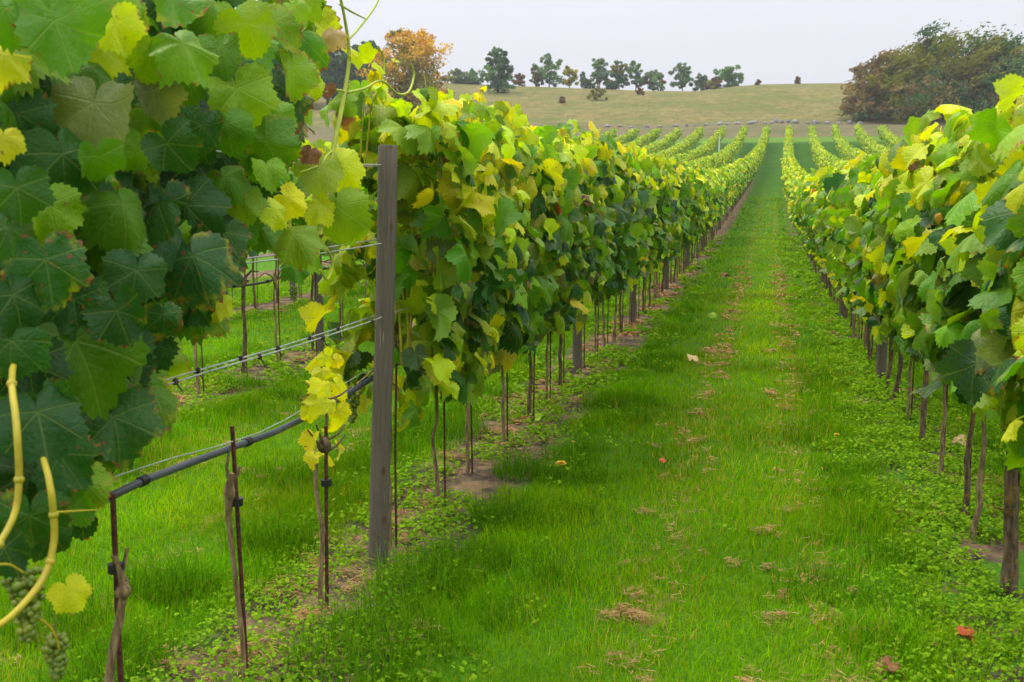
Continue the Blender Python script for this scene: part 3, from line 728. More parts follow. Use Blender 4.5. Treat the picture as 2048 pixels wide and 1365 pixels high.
b2 = np.array([-1.625, 3.69, 0.]); v2 = empty('grapevine', b2); tag(v2, 'small yellow leaved young vine on a stake left of the bare post', 'grapevine', VG)
m = MB(); m.tube([(.0, 0, -.03), (-.002, 0, .10), (.006, .01, .25), (.016, 0, .32), (.0, 0, .40), (-.01, 0, .5), (-.006, 0, .60)], [.009, .0095, .0085, .011, .0085, .008, .011], 9, jit=.15)
m.build('trunk', M['pale_bark'], v2)
m = MB()
for a, bq in (((650, 905), (615, 860)), ((650, 905), (690, 870)), ((652, 900), (648, 740)), ((648, 900), (632, 850)), ((655, 880), (690, 850)), ((652, 800), (700, 775)), ((650, 790), (615, 790))):
    px_tube(m, [a, ((a[0] + bq[0]) / 2 + 3, (a[1] + bq[1]) / 2 + 4), bq], -1.60, [3.2, 2.5, 1.6], b2, 6)
m.ball(atx(648, 892, -1.6) - b2, .024, 9, 6, (1, 1, 1.3), .5); m.build('cane', M['bark'], v2)
YV = [(655, 705, 55, 70), (690, 708, 45, 10), (640, 765, 85, 100), (690, 765, 90, 60), (625, 760, 60, 160), (632, 795, 85, 130), (688, 815, 70, 70), (602, 815, 60, 150), (690, 850, 75, 80), (685, 885, 65, 100),
      (612, 870, 75, 100), (615, 905, 60, 90), (660, 900, 65, 60), (640, 735, 60, 90), (672, 740, 60, 40), (650, 800, 60, 90), (655, 690, 35, 250)]
leaves_from([hero(652 + (px - 652) * .72, py + 14, d * .62, an, 'yellow', -1.60 + .04 * (i % 3 - 1), 1, .75) for i, (px, py, d, an) in enumerate(YV)], 'foliage', v2, b2)
# the tall shoot with tendrils rising above the wires
b3 = np.array([-1.6, 4.0, 0.])
v3 = empty('grapevine_shoot', atx(650, 420, -1.5)); b3 = np.array(v3.location)
tag(v3, 'long yellow green vine shoot with curling tendrils rising into the sky', 'vine shoot')
m = MB(); px_tube(m, [(640, 470), (652, 400), (658, 345), (668, 290), (682, 225), (695, 150), (698, 100), (688, 30), (672, -40)], -1.5, [4.5, 4.5, 4.5, 5, 5, 4.2, 4, 3.2, 2.5], b3, 8); m.build('cane', M['tendril'], v3)
for pts in ([(697, 185), (730, 177), (763, 162), (795, 188), (818, 183), (828, 150), (822, 128)], [(763, 162), (768, 140), (766, 112), (755, 95)], [(697, 80), (715, 60), (735, 35), (752, 10), (765, -20)], [(680, 10), (705, 25), (735, 40)], [(697, 185), (670, 180), (650, 185)],
            [(668, 300), (655, 310), (640, 330), (600, 345)], [(640, 540), (655, 560), (665, 530), (655, 500), (640, 480)]):
    m = MB(); px_tube(m, pts, -1.5, [2.4] * (len(pts) - 1) + [1.0], b3, 6); m.build('tendril', M['tendril'], v3)
leaves_from([hero(*t, -1.5) for t in ((635, 345, 92, 120, 'pale'), (690, 340, 95, 60, 'lime'), (675, 430, 115, 85, 'mid'), (640, 420, 70, 60, 'lime'), (708, 455, 70, 80, 'mid'), (668, 75, 48, 95, 'peach'), (728, 118, 55, 60, 'lime'), (700, 105, 35, 200, 'yellow'),
                                     (690, 205, 55, 170, 'mid'), (655, 182, 32, 90, 'brown'), (690, 240, 42, 60, 'brown'), (618, 310, 42, 110, 'brown'), (585, 400, 70, 20, 'yellow'), (590, 540, 55, 90, 'green'), (450, 610, 50, 30, 'yellow'), (432, 625, 45, 90, 'lime'))], 'foliage', v3, b3)

# ------------------------------------------------------------------ ground cover
def blades(x, y, h, wd, col, lean=.5, mat=None, name='grass', lab='', seg=2):
    n = len(x); z = gz(x, y); a = rng.random(n) * 2 * pi; d = np.stack([np.cos(a), np.sin(a)], 1); sd = np.stack([-d[:, 1], d[:, 0]], 1)
    ln = lean * rng.random(n) * 1.1 * h
    def pt(t, s): # along the blade
        w_ = wd * (1 - t) * s * .5
        return np.stack([x + d[:, 0] * ln * t * t + sd[:, 0] * w_, y + d[:, 1] * ln * t * t + sd[:, 1] * w_, z - .004 + h * t * (1 - .25 * lean * t)], 1)
    L = [pt(0, 1), pt(0, -1), pt(.55, 1), pt(.55, -1), pt(1, 0)]
    V = np.stack(L, 1).reshape(-1, 3); b0 = np.arange(n)[:, None] * 5
    F4 = b0 + np.array([[0, 1, 3, 2]]); F3 = b0 + np.array([[2, 3, 4]])
    c = np.repeat(np.concatenate([col, np.ones((n, 1))], 1), 5, 0)
    o = mesh_np(name, V, [F4, F3], mat, None, True, {'col': c}); return tag(o, lab, None, None, 'stuff')
def sample(y0, y1, dens, xl=None, xr=None):
    """points between y0 and y1 over the part of the ground the picture can show, with a margin"""
    A = lambda y: (max(-.86 * y - .5, xl if xl is not None else -11), min(.26 * y + .6, xr if xr is not None else 9))
    n = int(dens * (y1 - y0) * (A(y1)[1] - A(y1)[0])); y = rng.uniform(y0, y1, n); x = rng.uniform(A(y1)[0], A(y1)[1], n)
    k = (x > np.maximum(-.86 * y - .5, -11)) & (x < np.minimum(.26 * y + .6, 9)); return x[k], y[k]
gx, gy, gh, gw, gc = [], [], [], [], []
for y0, y1, dens, wd, ex in ((1.8, 3.6, 9500, .0036, .8), (3.6, 6, 6000, .0044, .8), (6, 10, 2700, .0066, .8), (10, 18, 900, .0115, .8), (18, 34, 230, .022, .8), (34, 60, 50, .045, .9)):
    x, y = sample(y0, y1, dens, None if y1 < 20 else -9, None if y1 < 20 else 5); d = rowdist(x, y)
    tuft = vnoise(x * 2.1, y * 2.1, 1) * .65 + vnoise(x * 6, y * 6, 2) * .35
    fringe = np.exp(-((d - .55) / .17) ** 2)
    keep = (d > np.where(x - drift(y) > 0, .26, .40) - .22 * (tuft - .3)) | ((tuft > .58) & (d > np.where(x - drift(y) > 0, 0, .24)) & (rng.random(len(x)) < .6)); keep &= rng.random(len(x)) < np.clip(.55 + tuft * .8, 0, 1)
    x, y, d, tuft, fringe = (q_[keep] for q_ in (x, y, d, tuft, fringe)); n = len(x)
    h = (.035 + .045 * rng.random(n) + .05 * tuft ** 2 + fringe * np.clip(tuft - .35, 0, 1) * .36 * rng.random(n)) * ex
    big = vnoise(x * .8, y * .8, 8); f = rng.random((n, 1))
    c = np.array([.090, .245, .001]) * (1 - f) + np.array([.235, .44, .001]) * f
    c = np.where((big > .56)[:, None], c * [1.25, 1.05, 1.0], c); c = c * (1 + np.exp(-((x - drift(y)) / .45) ** 2)[:, None] * np.clip((y - 5) / 8, 0, 1)[:, None] * np.array([.35, .12, 0])); c = np.where((fringe > .5)[:, None], c * [.8, .95, 1.5], c)
    c = c * (.50 + .78 * vnoise(x * 1.7, y * 1.3, 31) + .14 * vnoise(x * 7, y * 7, 32))[:, None]; axq = x - drift(y); tr = np.minimum(np.abs(axq + .40), np.abs(axq - .28)); dryp = np.where(tr < .22, .13, .035) + .10 * (vnoise(x * 1.2, y * .7, 11) > .66)
    dry = rng.random(n) < dryp; c[dry] = np.array([.42, .34, .05]) * (0.7 + .6 * rng.random((dry.sum(), 1)))
    gx.append(x); gy.append(y); gh.append(h); gw.append(np.full(n, wd) * rng.uniform(.7, 1.3, n)); gc.append(c)
gx, gy, gh, gw, gc = map(np.concatenate, (gx, gy, gh, gw, gc)); print('blades', len(gx))
blades(gx, gy, gh, gw, gc, .9, M['grass'], 'grass', 'bright green mown grass of the aisle and lanes')
# tall tufts
x, y, h, wd, c = [], [], [], [], []
def tuft(cx_, cy_, n, r, hh):
    a = rng.random(n) * 6.28; rr = r * np.sqrt(rng.random(n)); x.append(cx_ + np.cos(a) * rr); y.append(cy_ + np.sin(a) * rr)
    h.append(hh * 1.25 * rng.uniform(.5, 1.1, n)); wd.append(np.full(n, .0055)); f = rng.random((n, 1)); c.append(np.array([.038, .130, .005]) * (1 - f) + np.array([.13, .31, .004]) * f)
for px, py, n_, r_, hh in ((330, 1190, 420, .16, .22), (540, 1100, 420, .2, .22), (1040, 950, 330, .16, .17), (1010, 1050, 420, .17, .19), (850, 1180, 520, .22, .2), (760, 1260, 380, .2, .17), (700, 1330, 420, .22, .17), (120, 1260, 300, .2, .2), (920, 870, 300, .2, .2), (560, 960, 300, .2, .16), (480, 790, 250, .2, .18),
                           (250, 1330, 300, .16, .16), (1780, 1290, 250, .15, .13), (1250, 810, 260, .2, .15), (1330, 720, 220, .2, .15), (930, 1130, 420, .2, .16), (1690, 830, 200, .2, .13), (1700, 1000, 260, .2, .12), (1150, 960, 250, .25, .12), (1640, 1180, 260, .2, .11), (2000, 900, 260, .2, .13)):
    d_ = ray(px, py); P = EYEP + d_ * (-EYE / d_[2]); tuft(P[0], P[1], n_, r_, hh)
for _ in range(240):
    yy = random.uniform(2.2, 16); k = random.choice((0, 0, 1, -1)); tuft(float(rowx(k, yy)) + random.choice((-1, 1)) * random.uniform(.36, .8), yy, 75, .10, random.uniform(.07, .17))
x, y, h, wd, c = map(np.concatenate, (x, y, h, wd, c))
blades(x, y, h, wd, c, 1.3, M['grass'], 'grass', 'taller dark grass tufts along the vine rows')
# small leaved weeds in the strips under the vines
def weeds():
    P, Nn, T, sz, co_ = [], [], [], [], []
    for k in (0, 1, -1, -2, 2):
        for y0, y1, dn, lf in ((1.9, 4.5, 290, .0105), (4.5, 8, 190, .0130), (8, 16, 80, .021), (16, 34, 22, .042)):
            if k in (-2, 2) and y1 < 9: continue
            n = int((y1 - y0) * dn * (1.25 if k >= 1 else .85))
            cx_ = rng.normal(0, .29, n); cyy = rng.uniform(y0, y1, n)
            ok = vnoise(cx_ * 3 + k * 7, cyy * 1.6, 21) + 1.0 * np.abs(cx_) * (.45 if k < 1 else 0) > (.24 if k >= 1 else .53); cx_, cyy = cx_[ok], cyy[ok]; n = len(cx_)
            cx_ = cx_ + rowx(k, cyy); m_ = 15
            a = rng.random((n, m_)) * 6.28; rr = .09 * np.sqrt(rng.random((n, m_))) * rng.uniform(.5, 1.3, (n, 1)); X = cx_[:, None] + np.cos(a) * rr; Y = cyy[:, None] + np.sin(a) * rr
            hh = rng.uniform(.015, .085, (n, 1)) * rng.random((n, m_)) + .008
            Z = gz(X, Y) + hh
            P.append(np.stack([X, Y, Z], -1).reshape(-1, 3)); N_ = n * m_
            Nn.append(np.concatenate([rng.normal(0, .45, (N_, 2)), np.ones((N_, 1))], 1)); T.append(np.stack([np.cos(a), np.sin(a), 0 * a - .2], -1).reshape(-1, 3))
            sz.append(lf * rng.uniform(.6, 1.25, N_)); f = rng.random((N_, 1)); co_.append(np.concatenate([np.array([.095, .235, .008]) * (1 - f) + np.array([.26, .44, .018]) * f, rng.random((N_, 1))], 1))
    o = leaves_mesh('weeds', np.concatenate(P), np.concatenate(Nn), np.concatenate(T), np.concatenate(sz), np.concatenate(co_), 'low', M['weed'])
    tag(o, 'small leaved green weeds covering the strips under the vines', None, None, 'stuff')
weeds()
# dry straw lying in clumps
x, y, z, c = [], [], [], []
def straw(cx_, cy_, n, r):
    for _ in range(4): straw1(cx_ + random.gauss(0, r * .75), cy_ + random.gauss(0, r * .95), max(4, int(n * random.uniform(.2, 1.3))), max(.028, r * random.uniform(.5, 1.2)))
def straw1(cx_, cy_, n, r):
    a = rng.random(n) * 6.28; rr = r * np.abs(rng.normal(0, .55, n)); x.append(cx_ + np.cos(a) * rr); y.append(cy_ + np.sin(a) * rr); z.append(.010 + .024 * rng.random(n))
    c.append(np.array([.46, .27, .12]) * rng.uniform(.5, 1.3, (n, 1)) * [1, 1, 1])
for px, py, n_, r_ in ((1245, 1240, 260, .09), (1270, 1200, 120, .06), (1290, 1030, 90, .05), (1540, 1070, 150, .06), (1555, 1195, 70, .05), (1540, 1140, 60, .04), (1550, 945, 40, .05), (1410, 830, 90, .1), (1430, 700, 160, .16), (1540, 700, 60, .1), (1550, 790, 90, .08), (855, 1270, 140, .06), (785, 1295, 90, .05), (1545, 1250, 70, .06), (1470, 1130, 40, .04), (1330, 960, 50, .05),
                       (600, 1160, 260, .14), (640, 1230, 260, .12), (550, 1200, 160, .12), (820, 1010, 160, .12), (800, 1090, 140, .1), (900, 920, 160, .12), (690, 1080, 140, .14), (480, 1330, 200, .14), (1060, 790, 180, .2), (1190, 740, 150, .2), (1000, 870, 120, .14), (470, 630, 120, .14), (560, 625, 100, .12), (520, 955, 120, .08), (330, 960, 90, .12), (1775, 1350, 120, .05), (1850, 1290, 60, .06), (1810, 1030, 70, .08), (1920, 900, 60, .1), (1340, 900, 50, .08), (600, 810, 90, .1), (680, 680, 120, .15), (420, 790, 80, .1), (1500, 1360, 80, .06)):
    d_ = ray(px, py); P = EYEP + d_ * (-EYE / d_[2]); straw(P[0], P[1], int(n_ * .40), r_ * .8)
for _ in range(420):
    yy = 2.5 + 22 * random.random() ** 1.3; straw(random.choice((-.40, -.40, .28, .28, -3.2, -2.5)) + random.gauss(0, .07) + float(drift(yy)), yy, random.randint(2, 12), random.uniform(.025, .08))
for _ in range(110):
    yy = 2.4 + 26 * random.random() ** 1.2; k = random.choice((0, 0, 0, 1, -1)); straw(float(rowx(k, yy)) + random.gauss(0, .14), yy, random.randint(25, 70), random.uniform(.08, .2))
x, y, z, c = map(np.concatenate, (x, y, z, c)); n = len(x); a = rng.random(n) * 6.28; L = rng.uniform(.006, .024, n); wdt = .0011 + .0006 * np.clip(y - 5, 0, 14)
d = np.stack([np.cos(a), np.sin(a), rng.normal(0, .07, n)], 1) * L[:, None]; sd = np.stack([-np.sin(a), np.cos(a), rng.normal(0, .5, n)], 1) * wdt[:, None]
b0 = np.stack([x, y, gz(x, y) + z], 1)
V = np.stack([b0 - d - sd, b0 - d + sd, b0 + d + sd, b0 + d - sd], 1).reshape(-1, 3)
tag(mesh_np('straw_clippings_on_grass', V, [np.arange(n * 4).reshape(-1, 4)], M['straw'], None, True, {'col': np.repeat(np.concatenate([c, np.ones((n, 1))], 1), 4, 0)}), 'tan dry grass clippings lying in clumps and tracks', None, None, 'stuff')

# dandelions and fallen leaves
def ground_at(px, py):
    d_ = ray(px, py); t = -EYE / d_[2]; P = EYEP + d_ * t; return P
DL = [(1122, 962, .032, 'large orange yellow dandelion in the aisle grass beside the left strip'), (1146, 915, .012, 'tiny yellow dandelion just behind the large one'), (954, 792, .016, 'yellow dandelion beside the thick trunk past the bare post'), (1257, 712, .014, 'yellow dandelion near the second post of the left row'),
      (1247, 703, .011, 'smaller dandelion just behind another near the second left post'), (1672, 900, .018, 'yellow dandelion in the grass on the right of the aisle'), (1916, 866, .016, 'yellow dandelion behind the trunks of the right row'), (1883, 835, .012, 'small dandelion farther back behind the right row trunks')]
for px, py, r, lab in DL:
    P = ground_at(px, py); t = empty('dandelion', P); tag(t, lab, 'dandelion', 'yellow dandelions in the grass')
    MB().tube([(0, 0, -.01), (.004, 0, .03), (0, 0, .095)], .002, 6).build('stem', M['tendril'], t)
    m = MB()
    for ring, (el, rl) in enumerate(((8, 1), (30, .85), (55, .6))):
        for j in range(13):
            a = j / 13 * 6.28 + ring * .2; dd = np.array([cos(a) * cos(radians(el)), sin(a) * cos(radians(el)), sin(radians(el))]); sdv = np.array([-sin(a), cos(a), 0]) * r * .17; c0 = np.array([0, 0, .096])
            m.add([c0 - sdv * .5, c0 + sdv * .5, c0 + dd * r * rl + sdv, c0 + dd * r * rl - sdv], [[0, 1, 2, 3]])
    m.build('flower_head', M['petal'], t)
FLV = [(1385, 724, .085, 'peach', 'large curled pale dead leaf lying in the aisle'), (1452, 557, .10, 'brown', 'red brown dead leaf lying far up the aisle'), (1427, 634, .07, 'pale', 'pale green fallen leaf in the aisle'), (1327, 937, .035, 'red', 'small orange red fallen leaf in the aisle'), (1925, 1292, .05, 'red', 'dull red dead leaf in the weeds at lower right'),
       (1925, 897, .06, 'peach', 'tan dead leaf behind the right row trunks'), (1778, 1356, .035, 'brown', 'curled tan leaf at the bottom of the grass aisle'), (1082, 848, .05, 'pale', 'pale leaf on soil under the left row'), (1332, 575, .08, 'red', 'red fallen leaf by the fourth post of the left row')]
for px, py, r, cn, lab in FLV:
    P = ground_at(px, py) + [0, 0, .045]; a = random.random() * 6.28
    o = leaves_mesh('fallen_leaf', np.array([[0, 0, 0]]), np.array([[.2, -.5, 1]]), np.array([[cos(a), sin(a), 0]]), [r], np.array([[*PAL[cn], .9]]), 'hi', M['dead_leaf'], None, P)
    tag(o, lab, 'fallen leaf', 'fallen leaves on the grass')

# ------------------------------------------------------------------ trees and shrubs of the background
TC = {'dark': ((.034, .085, .028), (.085, .17, .06)), 'green': ((.085, .19, .07), (.19, .32, .11)), 'orange': ((.48, .26, .02), (.72, .46, .05)), 'olive': ((.11, .14, .02), (.26, .25, .04)),
      'yellow': ((.30, .31, .03), (.50, .47, .05)), 'brown': ((.14, .085, .035), (.28, .16, .06)), 'grey': ((.095, .155, .10), (.17, .24, .14)), 'rust': ((.15, .115, .05), (.28, .205, .09))}
def tree(name, lab, cat, px, ytop, ybase, wpx, Y, cols, n=2600, trunk=True, shape='round', blobs=9, leaf=.2, low=.25, group='trees along the horizon', sweep=0, ground=True, limbs=5, twigs=0):
    P0 = aty(px, ybase, Y); x0 = P0[0]; s_ = scale_at(P0); z0 = float(gz(x0, Y)); H = EYE + (382 - ytop) * (P0 - EYEP) @ FWD / FPX - z0 if False else aty(px, ytop, Y)[2] - z0
    Wd = wpx / s_; r_ = np.random.default_rng(int(px * 7 + ytop)); root = empty(name, (x0, Y, z0)); tag(root, lab, cat, group)
    m = MB(); tr = max(.05, H * .016)
    if trunk:
        m.tube([(0, 0, -.2), (r_.normal(0, .02) * H, 0, H * .25), (r_.normal(0, .03) * H + sweep * H * .2, 0, H * .55), (sweep * H * .35, 0, H * .82)], [tr * 1.2, tr, tr * .65, tr * .2], 7, jit=.2)
    B = []
    for i in range(blobs):
        t = (i + .5) / blobs; zc = H * (low + (1 - low) * (.10 + .74 * t))
        env = {'round': math.sqrt(max(.05, 1 - ((t - .42) / .62) ** 2)), 'column': .95 - .55 * max(0, t - .45) / .55, 'cone': 1.05 - .9 * t, 'spread': .55 + .5 * t - .35 * max(0, t - .75) * 4}[shape]
        a = i * 2.4 + r_.random(); off = Wd * .5 * env * (r_.uniform(.35, .8) if sweep else r_.uniform(.28, .55))
        rad = Wd * .5 * env * r_.uniform(.52, .78) * (.74 if sweep else 1) + .12
        B.append((cos(a) * off + sweep * zc * .5, sin(a) * off, zc, rad, max(rad * r_.uniform(.6, .9), H * (1 - low) / blobs * 1.3)))
    for i in range(min(limbs, len(B))):
        b_ = B[(i * 2) % len(B)]
        if trunk: m.tube([(sweep * b_[2] * .3, 0, b_[2] * .55), (b_[0] * .5, b_[1] * .5, b_[2] * .85), (b_[0], b_[1], b_[2] + b_[4] * .3)], [tr * .5, tr * .35, tr * .12], 5)
    for i in range(twigs):
        b_ = B[r_.integers(0, len(B))]; a = r_.random() * 6.28; p = np.array([b_[0] + cos(a) * b_[3] * .6, b_[1] + sin(a) * b_[3] * .6, b_[2] + b_[4] * .5]); q = p + np.array([cos(a) * .5 + sweep * 1.2, sin(a) * .5, r_.uniform(.5, 1.2)]) * Wd * .09
        m.tube([np.array([sweep * b_[2] * .3, 0, b_[2] * .6]), p, q], [.04, .018, .006], 4, cap=False)
    if trunk or twigs: m.build('trunk', M['dark_bark'], root)
    per = int(n * (1.05 if sweep else 1.6)) // len(B); V = []; Cc = []
    for bi, (bx, by, bz, br, bh) in enumerate(B):
        cw = [q[1] for q in cols]; ci = r_.choice(len(cols), p=np.array(cw) / sum(cw)); base = TC[cols[ci][0]]
        if cols[0][0] == 'orange': base = TC['orange' if bz / H > .52 or bi % 4 == 0 else 'olive']
        # leaf clumps: small sub-balls over the blob, so that gaps show
        k = max(5, per // 45); u = unit(r_.normal(0, 1, (k, 3)));  cc = np.array([bx, by, bz]) + u * [br, br, bh] * r_.uniform(.55, 1.02, (k, 1)); crr = br * r_.uniform(.24, .44, k)
        ix = r_.integers(0, k, per); v = unit(r_.normal(0, 1, (per, 3))) * r_.random((per, 1)) ** .45
        vv = v * crr[ix][:, None] * [1, 1, .75]; c0 = cc[ix] + vv + (np.abs(r_.normal(0, 1, (per, 1))) * crr[ix][:, None] * np.array([1.6, 0, .9]) * (sweep * 3))
        lf = leaf * 1.25 * r_.uniform(.6, 1.3, (per, 1)); t1 = unit(r_.normal(0, 1, (per, 3)) + [sweep * 7, 0, .15 + sweep * 3]) * lf * (1 + 2.2 * sweep); t2 = unit(np.cross(t1, r_.normal(0, 1, (per, 3)))) * lf * (.55 - .5 * sweep)
        V.append(np.stack([c0 - t1 * .7, c0 + t2, c0 + t1, c0 - t2], 1)); f = np.clip(r_.random((k, 1))[ix] * .7 + r_.random((per, 1)) * .3, 0, 1)
        other = TC[cols[r_.integers(0, len(cols))][0]]; sw = (r_.random(k) < .25)[ix][:, None]
        lo_, hi_ = np.where(sw, other[0], base[0]), np.where(sw, other[1], base[1]); Cc.append(lo_ * (1 - f) + hi_ * f)
    V = np.concatenate(V).reshape(-1, 3); Cc = np.repeat(np.concatenate(Cc), 4, 0); Cc = np.concatenate([Cc, np.ones((len(Cc), 1))], 1)
    ok = V[:, 2] > 0.05
    V[~ok, 2] = .05
    mesh_np('crown', V, [np.arange(len(V)).reshape(-1, 4)], M['tree_leaf'], root, False, {'col': Cc}); return root
tree('broadleaf_tree', 'dark green tree at the left end of the dark clump', 'tree', 598, 84, 190, 95, 172, [('dark', 3), ('grey', 1)], 4200, blobs=11, leaf=.26, low=.12)
tree('broadleaf_tree', 'tall dark green tree in the middle of the dark clump behind the vines', 'tree', 655, 66, 190, 120, 168, [('dark', 4), ('green', 1)], 5000, blobs=12, leaf=.26, low=.1)
tree('pine_tree', 'grey green pine standing behind the orange tree', 'tree', 742, 78, 182, 80, 180, [('grey', 3), ('dark', 1)], 3200, blobs=9, leaf=.28, low=.3)
tree('broadleaf_tree', 'dark tree between the tall dark tree and the pine', 'tree', 705, 92, 190, 90, 170, [('dark', 3), ('grey', 1)], 3600, blobs=10, leaf=.26, low=.15)
tree('autumn_tree', 'large orange autumn tree left on the hillside', 'tree', 818, 41, 222, 168, 140, [('orange', 5), ('olive', 3), ('brown', 1)], 7500, blobs=18, leaf=.2, low=.12, limbs=9)
tree('shrub', 'olive and rusty shrub at the foot of the orange tree', 'shrub', 745, 200, 246, 80, 134, [('olive', 3), ('orange', 1)], 1800, False, blobs=6, leaf=.16, low=0, group='shrubs on the hillside')
tree('shrub', 'dark olive shrub right below the orange tree', 'shrub', 850, 195, 238, 80, 136, [('olive', 3), ('dark', 1)], 1800, False, blobs=6, leaf=.16, low=0, group='shrubs on the hillside')
tree('columnar_tree', 'dense dark green column shaped tree alone on the slope', 'tree', 996, 86, 188, 68, 196, [('dark', 2), ('green', 2)], 4200, True, 'column', 12, .24, .0)
RT = [(918, 140, 166, 50, 'grey', 'low grey green hedge shrub at the left end of the ridge', 'shrub'), (945, 148, 167, 46, 'green', 'low green hedge shrub left of the column tree', 'shrub'), (1038, 146, 170, 26, 'brown', 'small reddish bush right of the column tree', 'shrub'),
      (1072, 132, 172, 30, 'olive', 'small olive tree left of the tall round ridge tree', 'tree'), (1098, 106, 174, 54, 'green', 'tall round green tree beside the yellow ridge tree', 'tree'), (1139, 130, 172, 34, 'yellow', 'small yellow tree on the ridge', 'tree'), (1166, 142, 174, 15, 'grey', 'thin sapling right of the yellow ridge tree', 'tree'),
      (1198, 113, 177, 50, 'green', 'green tree first of the close three on the ridge', 'tree'), (1238, 120, 178, 46, 'grey', 'grey green tree in the middle of the close three', 'tree'), (1271, 121, 180, 34, 'green', 'narrow tree last of the close three on the ridge', 'tree'), (1306, 140, 181, 48, 'green', 'low tree with reddish tips on the ridge', 'tree'),
      (1365, 121, 183, 50, 'green', 'green tree standing apart at the ridge dip', 'tree'), (1401, 147, 182, 34, 'grey', 'small round tree right of the ridge dip', 'tree'), (1428, 158, 180, 34, 'brown', 'brown bush left of the last ridge tree', 'shrub'), (1456, 131, 174, 56, 'green', 'last green tree on the right of the ridge', 'tree'), (1180, 160, 178, 26, 'dark', 'dark bush left of the close three', 'shrub'),
      (1222, 162, 179, 30, 'dark', 'dark bush among the close three', 'shrub')]
for px, t_, b_, w_, c_, lab, cat in RT:
    tree('ridge_tree' if cat == 'tree' else 'shrub', lab, cat, px, t_, b_, w_, 224 if cat == 'tree' else 221, [(c_, 4), ('olive' if c_ != 'green' else 'grey', 1)] + ([('brown', 1)] if px == 1306 else []), int(500 + w_ * 22), True, 'round', 7 if w_ > 30 else 5, .24, .10 if cat == 'tree' else 0, 'trees along the ridge' if cat == 'tree' else 'shrubs on the hillside')
for px, t_, b_, w_, c_, Y_, lab in ((1195, 178, 206, 44, 'olive', 190, 'rounded olive shrub midway up the dry slope'), (1281, 176, 194, 16, 'brown', 200, 'small brown shrub on the upper slope'), (1596, 152, 170, 13, 'brown', 219, 'tiny brown bush alone on the right skyline'), (1516, 160, 171, 11, 'rust', 219, 'tiniest rust coloured bush on the skyline'), (1124, 194, 215, 14, 'rust', 178, 'small rust coloured weed clump on the slope')):
    tree('shrub', lab, 'shrub', px, t_, b_, w_, Y_, [(c_, 1)], 500, False, blobs=5, leaf=.18, low=0, group='shrubs on the hillside')
WT = [('shrub', 1735, 150, 238, 120, 146, 'rust', 'low brown leaved bush at the foot of the windswept trees', 2600, 0, 0), ('windswept_tree', 1770, 108, 240, 170, 150, 'rust', 'windswept tree at the left edge of the right hand clump', 5200, .25, 40), ('windswept_tree', 1870, 66, 240, 230, 149, 'olive', 'tallest windswept brown green tree in the clump above the right row', 9000, .25, 60),
      ('windswept_tree', 1985, 78, 238, 210, 151, 'green', 'windswept tree on the right side of the clump', 7000, .2, 50), ('windswept_tree', 2090, 90, 238, 200, 152, 'rust', 'windswept tree cut by the right picture edge', 5000, .2, 40), ('shrub', 1850, 165, 240, 170, 144, 'dark', 'dark low bush under the tallest windswept tree', 3400, 0, 0), ('shrub', 1970, 160, 238, 160, 144, 'dark', 'dark low bush under the right windswept trees', 3400, 0, 0)]
for nm, px, t_, b_, w_, Y_, c_, lab, n_, sw, tw in WT:
    tree(nm, lab, 'shrub' if nm == 'shrub' else 'tree', px - (sw * 60), t_, b_, w_, Y_, [(c_, 3), ('rust', 2), ('olive', 2), ('green' if nm != 'shrub' else 'rust', 1), ('dark', 1.5)], n_, nm != 'shrub', 'round', 13 if nm != 'shrub' else 8, .2, .12 if nm != 'shrub' else 0, 'windswept trees on the right' if nm != 'shrub' else 'shrubs on the hillside', sw, twigs=tw, limbs=8)

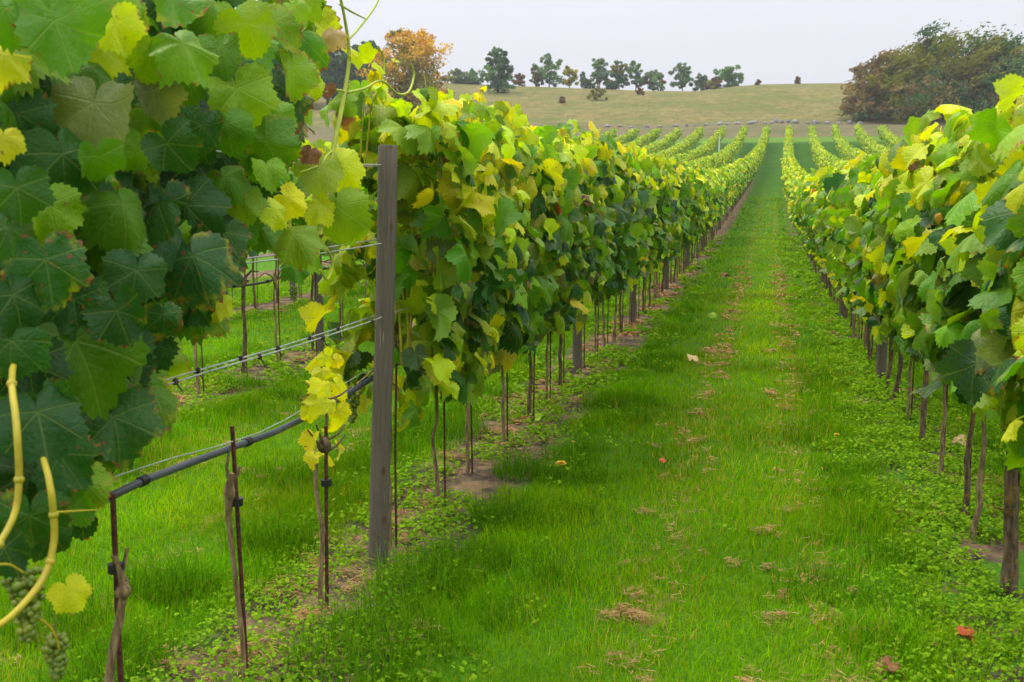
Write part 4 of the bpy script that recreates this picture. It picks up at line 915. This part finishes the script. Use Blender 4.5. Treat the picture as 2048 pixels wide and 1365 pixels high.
# stones along the foot of the slope
ST = [(1215, 238, 22), (1240, 240, 30), (1262, 239, 18), (1295, 240, 26, 1), (1320, 238, 20), (1352, 239, 22), (1374, 238, 18, 1), (1412, 236, 16), (1440, 238, 22), (1455, 243, 24), (1475, 240, 20), (1500, 237, 30), (1508, 242, 24), (1530, 238, 18), (1552, 232, 22, 1), (1563, 228, 18, 1), (1577, 231, 16, 1), (1590, 236, 26), (1615, 230, 20), (1632, 228, 26, 1), (1655, 231, 22), (1678, 236, 24), (1700, 234, 22, 1), (1720, 236, 20), (1630, 216, 12), (1425, 241, 12), (1545, 238, 16), (1838, 248, 26), (1180, 240, 22), (1390, 241, 12)]
for i, t in enumerate(ST):
    px, py, wpx = t[:3]; Y_ = 143 + random.uniform(-.6, .6); P = aty(px, py, Y_); r = wpx / scale_at(P) / 2 * random.uniform(.4, .7); zz = float(gz(P[0], Y_))
    m = MB(); m.ball((0, 0, r * .12), r, 10, 7, (1, .8, random.uniform(.55, .75) if not (len(t) > 3 and wpx < 23) else 1.1), .5)
    o = m.build('field_stone', M['dark_stone' if len(t) > 3 else 'stone'], None, False, (P[0], Y_, zz)); o.rotation_euler[2] = random.random() * 6
    tag(o, ('dark grey' if len(t) > 3 else 'pale grey') + ' boulder in the line of stones at the foot of the dry slope', 'stone', 'field stones at the foot of the slope' if len(t) <= 3 else 'dark boulders at the foot of the slope')
# white marker pole in the far rows
P = aty(1437, 330, 92); x0 = P[0]; z0 = float(gz(x0, 92))
o = MB().tube([(0, 0, -.1), (0, 0, 1.4), (.03, 0, 3.0)], .05, 8).build('marker_pole', M['white_paint'], None, True, (x0, 92, z0)); tag(o, 'thin white pole standing above the far vine rows', 'pole')
print('objects', len(S.objects))

# thin autumn mist
hz = NB('haze'); vol = hz.n('ShaderNodeVolumePrincipled', {'Color': C4(.93, .96, 1.0), 'Density': .00036, 'Anisotropy': .2}); hz.t.links.new(vol.outputs[0], hz.out.inputs['Volume'])
V = np.array([(a, b, c) for a in (-425., 265.) for b in (-65., 425.) for c in (-12., 50.)])
hb = mesh_np('haze', V, [np.array([[0, 1, 3, 2], [4, 6, 7, 5], [0, 4, 5, 1], [2, 3, 7, 6], [0, 2, 6, 4], [1, 5, 7, 3]])], hz.m, None, False)
tag(hb, 'thin pale mist over the hillside', None, None, 'stuff')
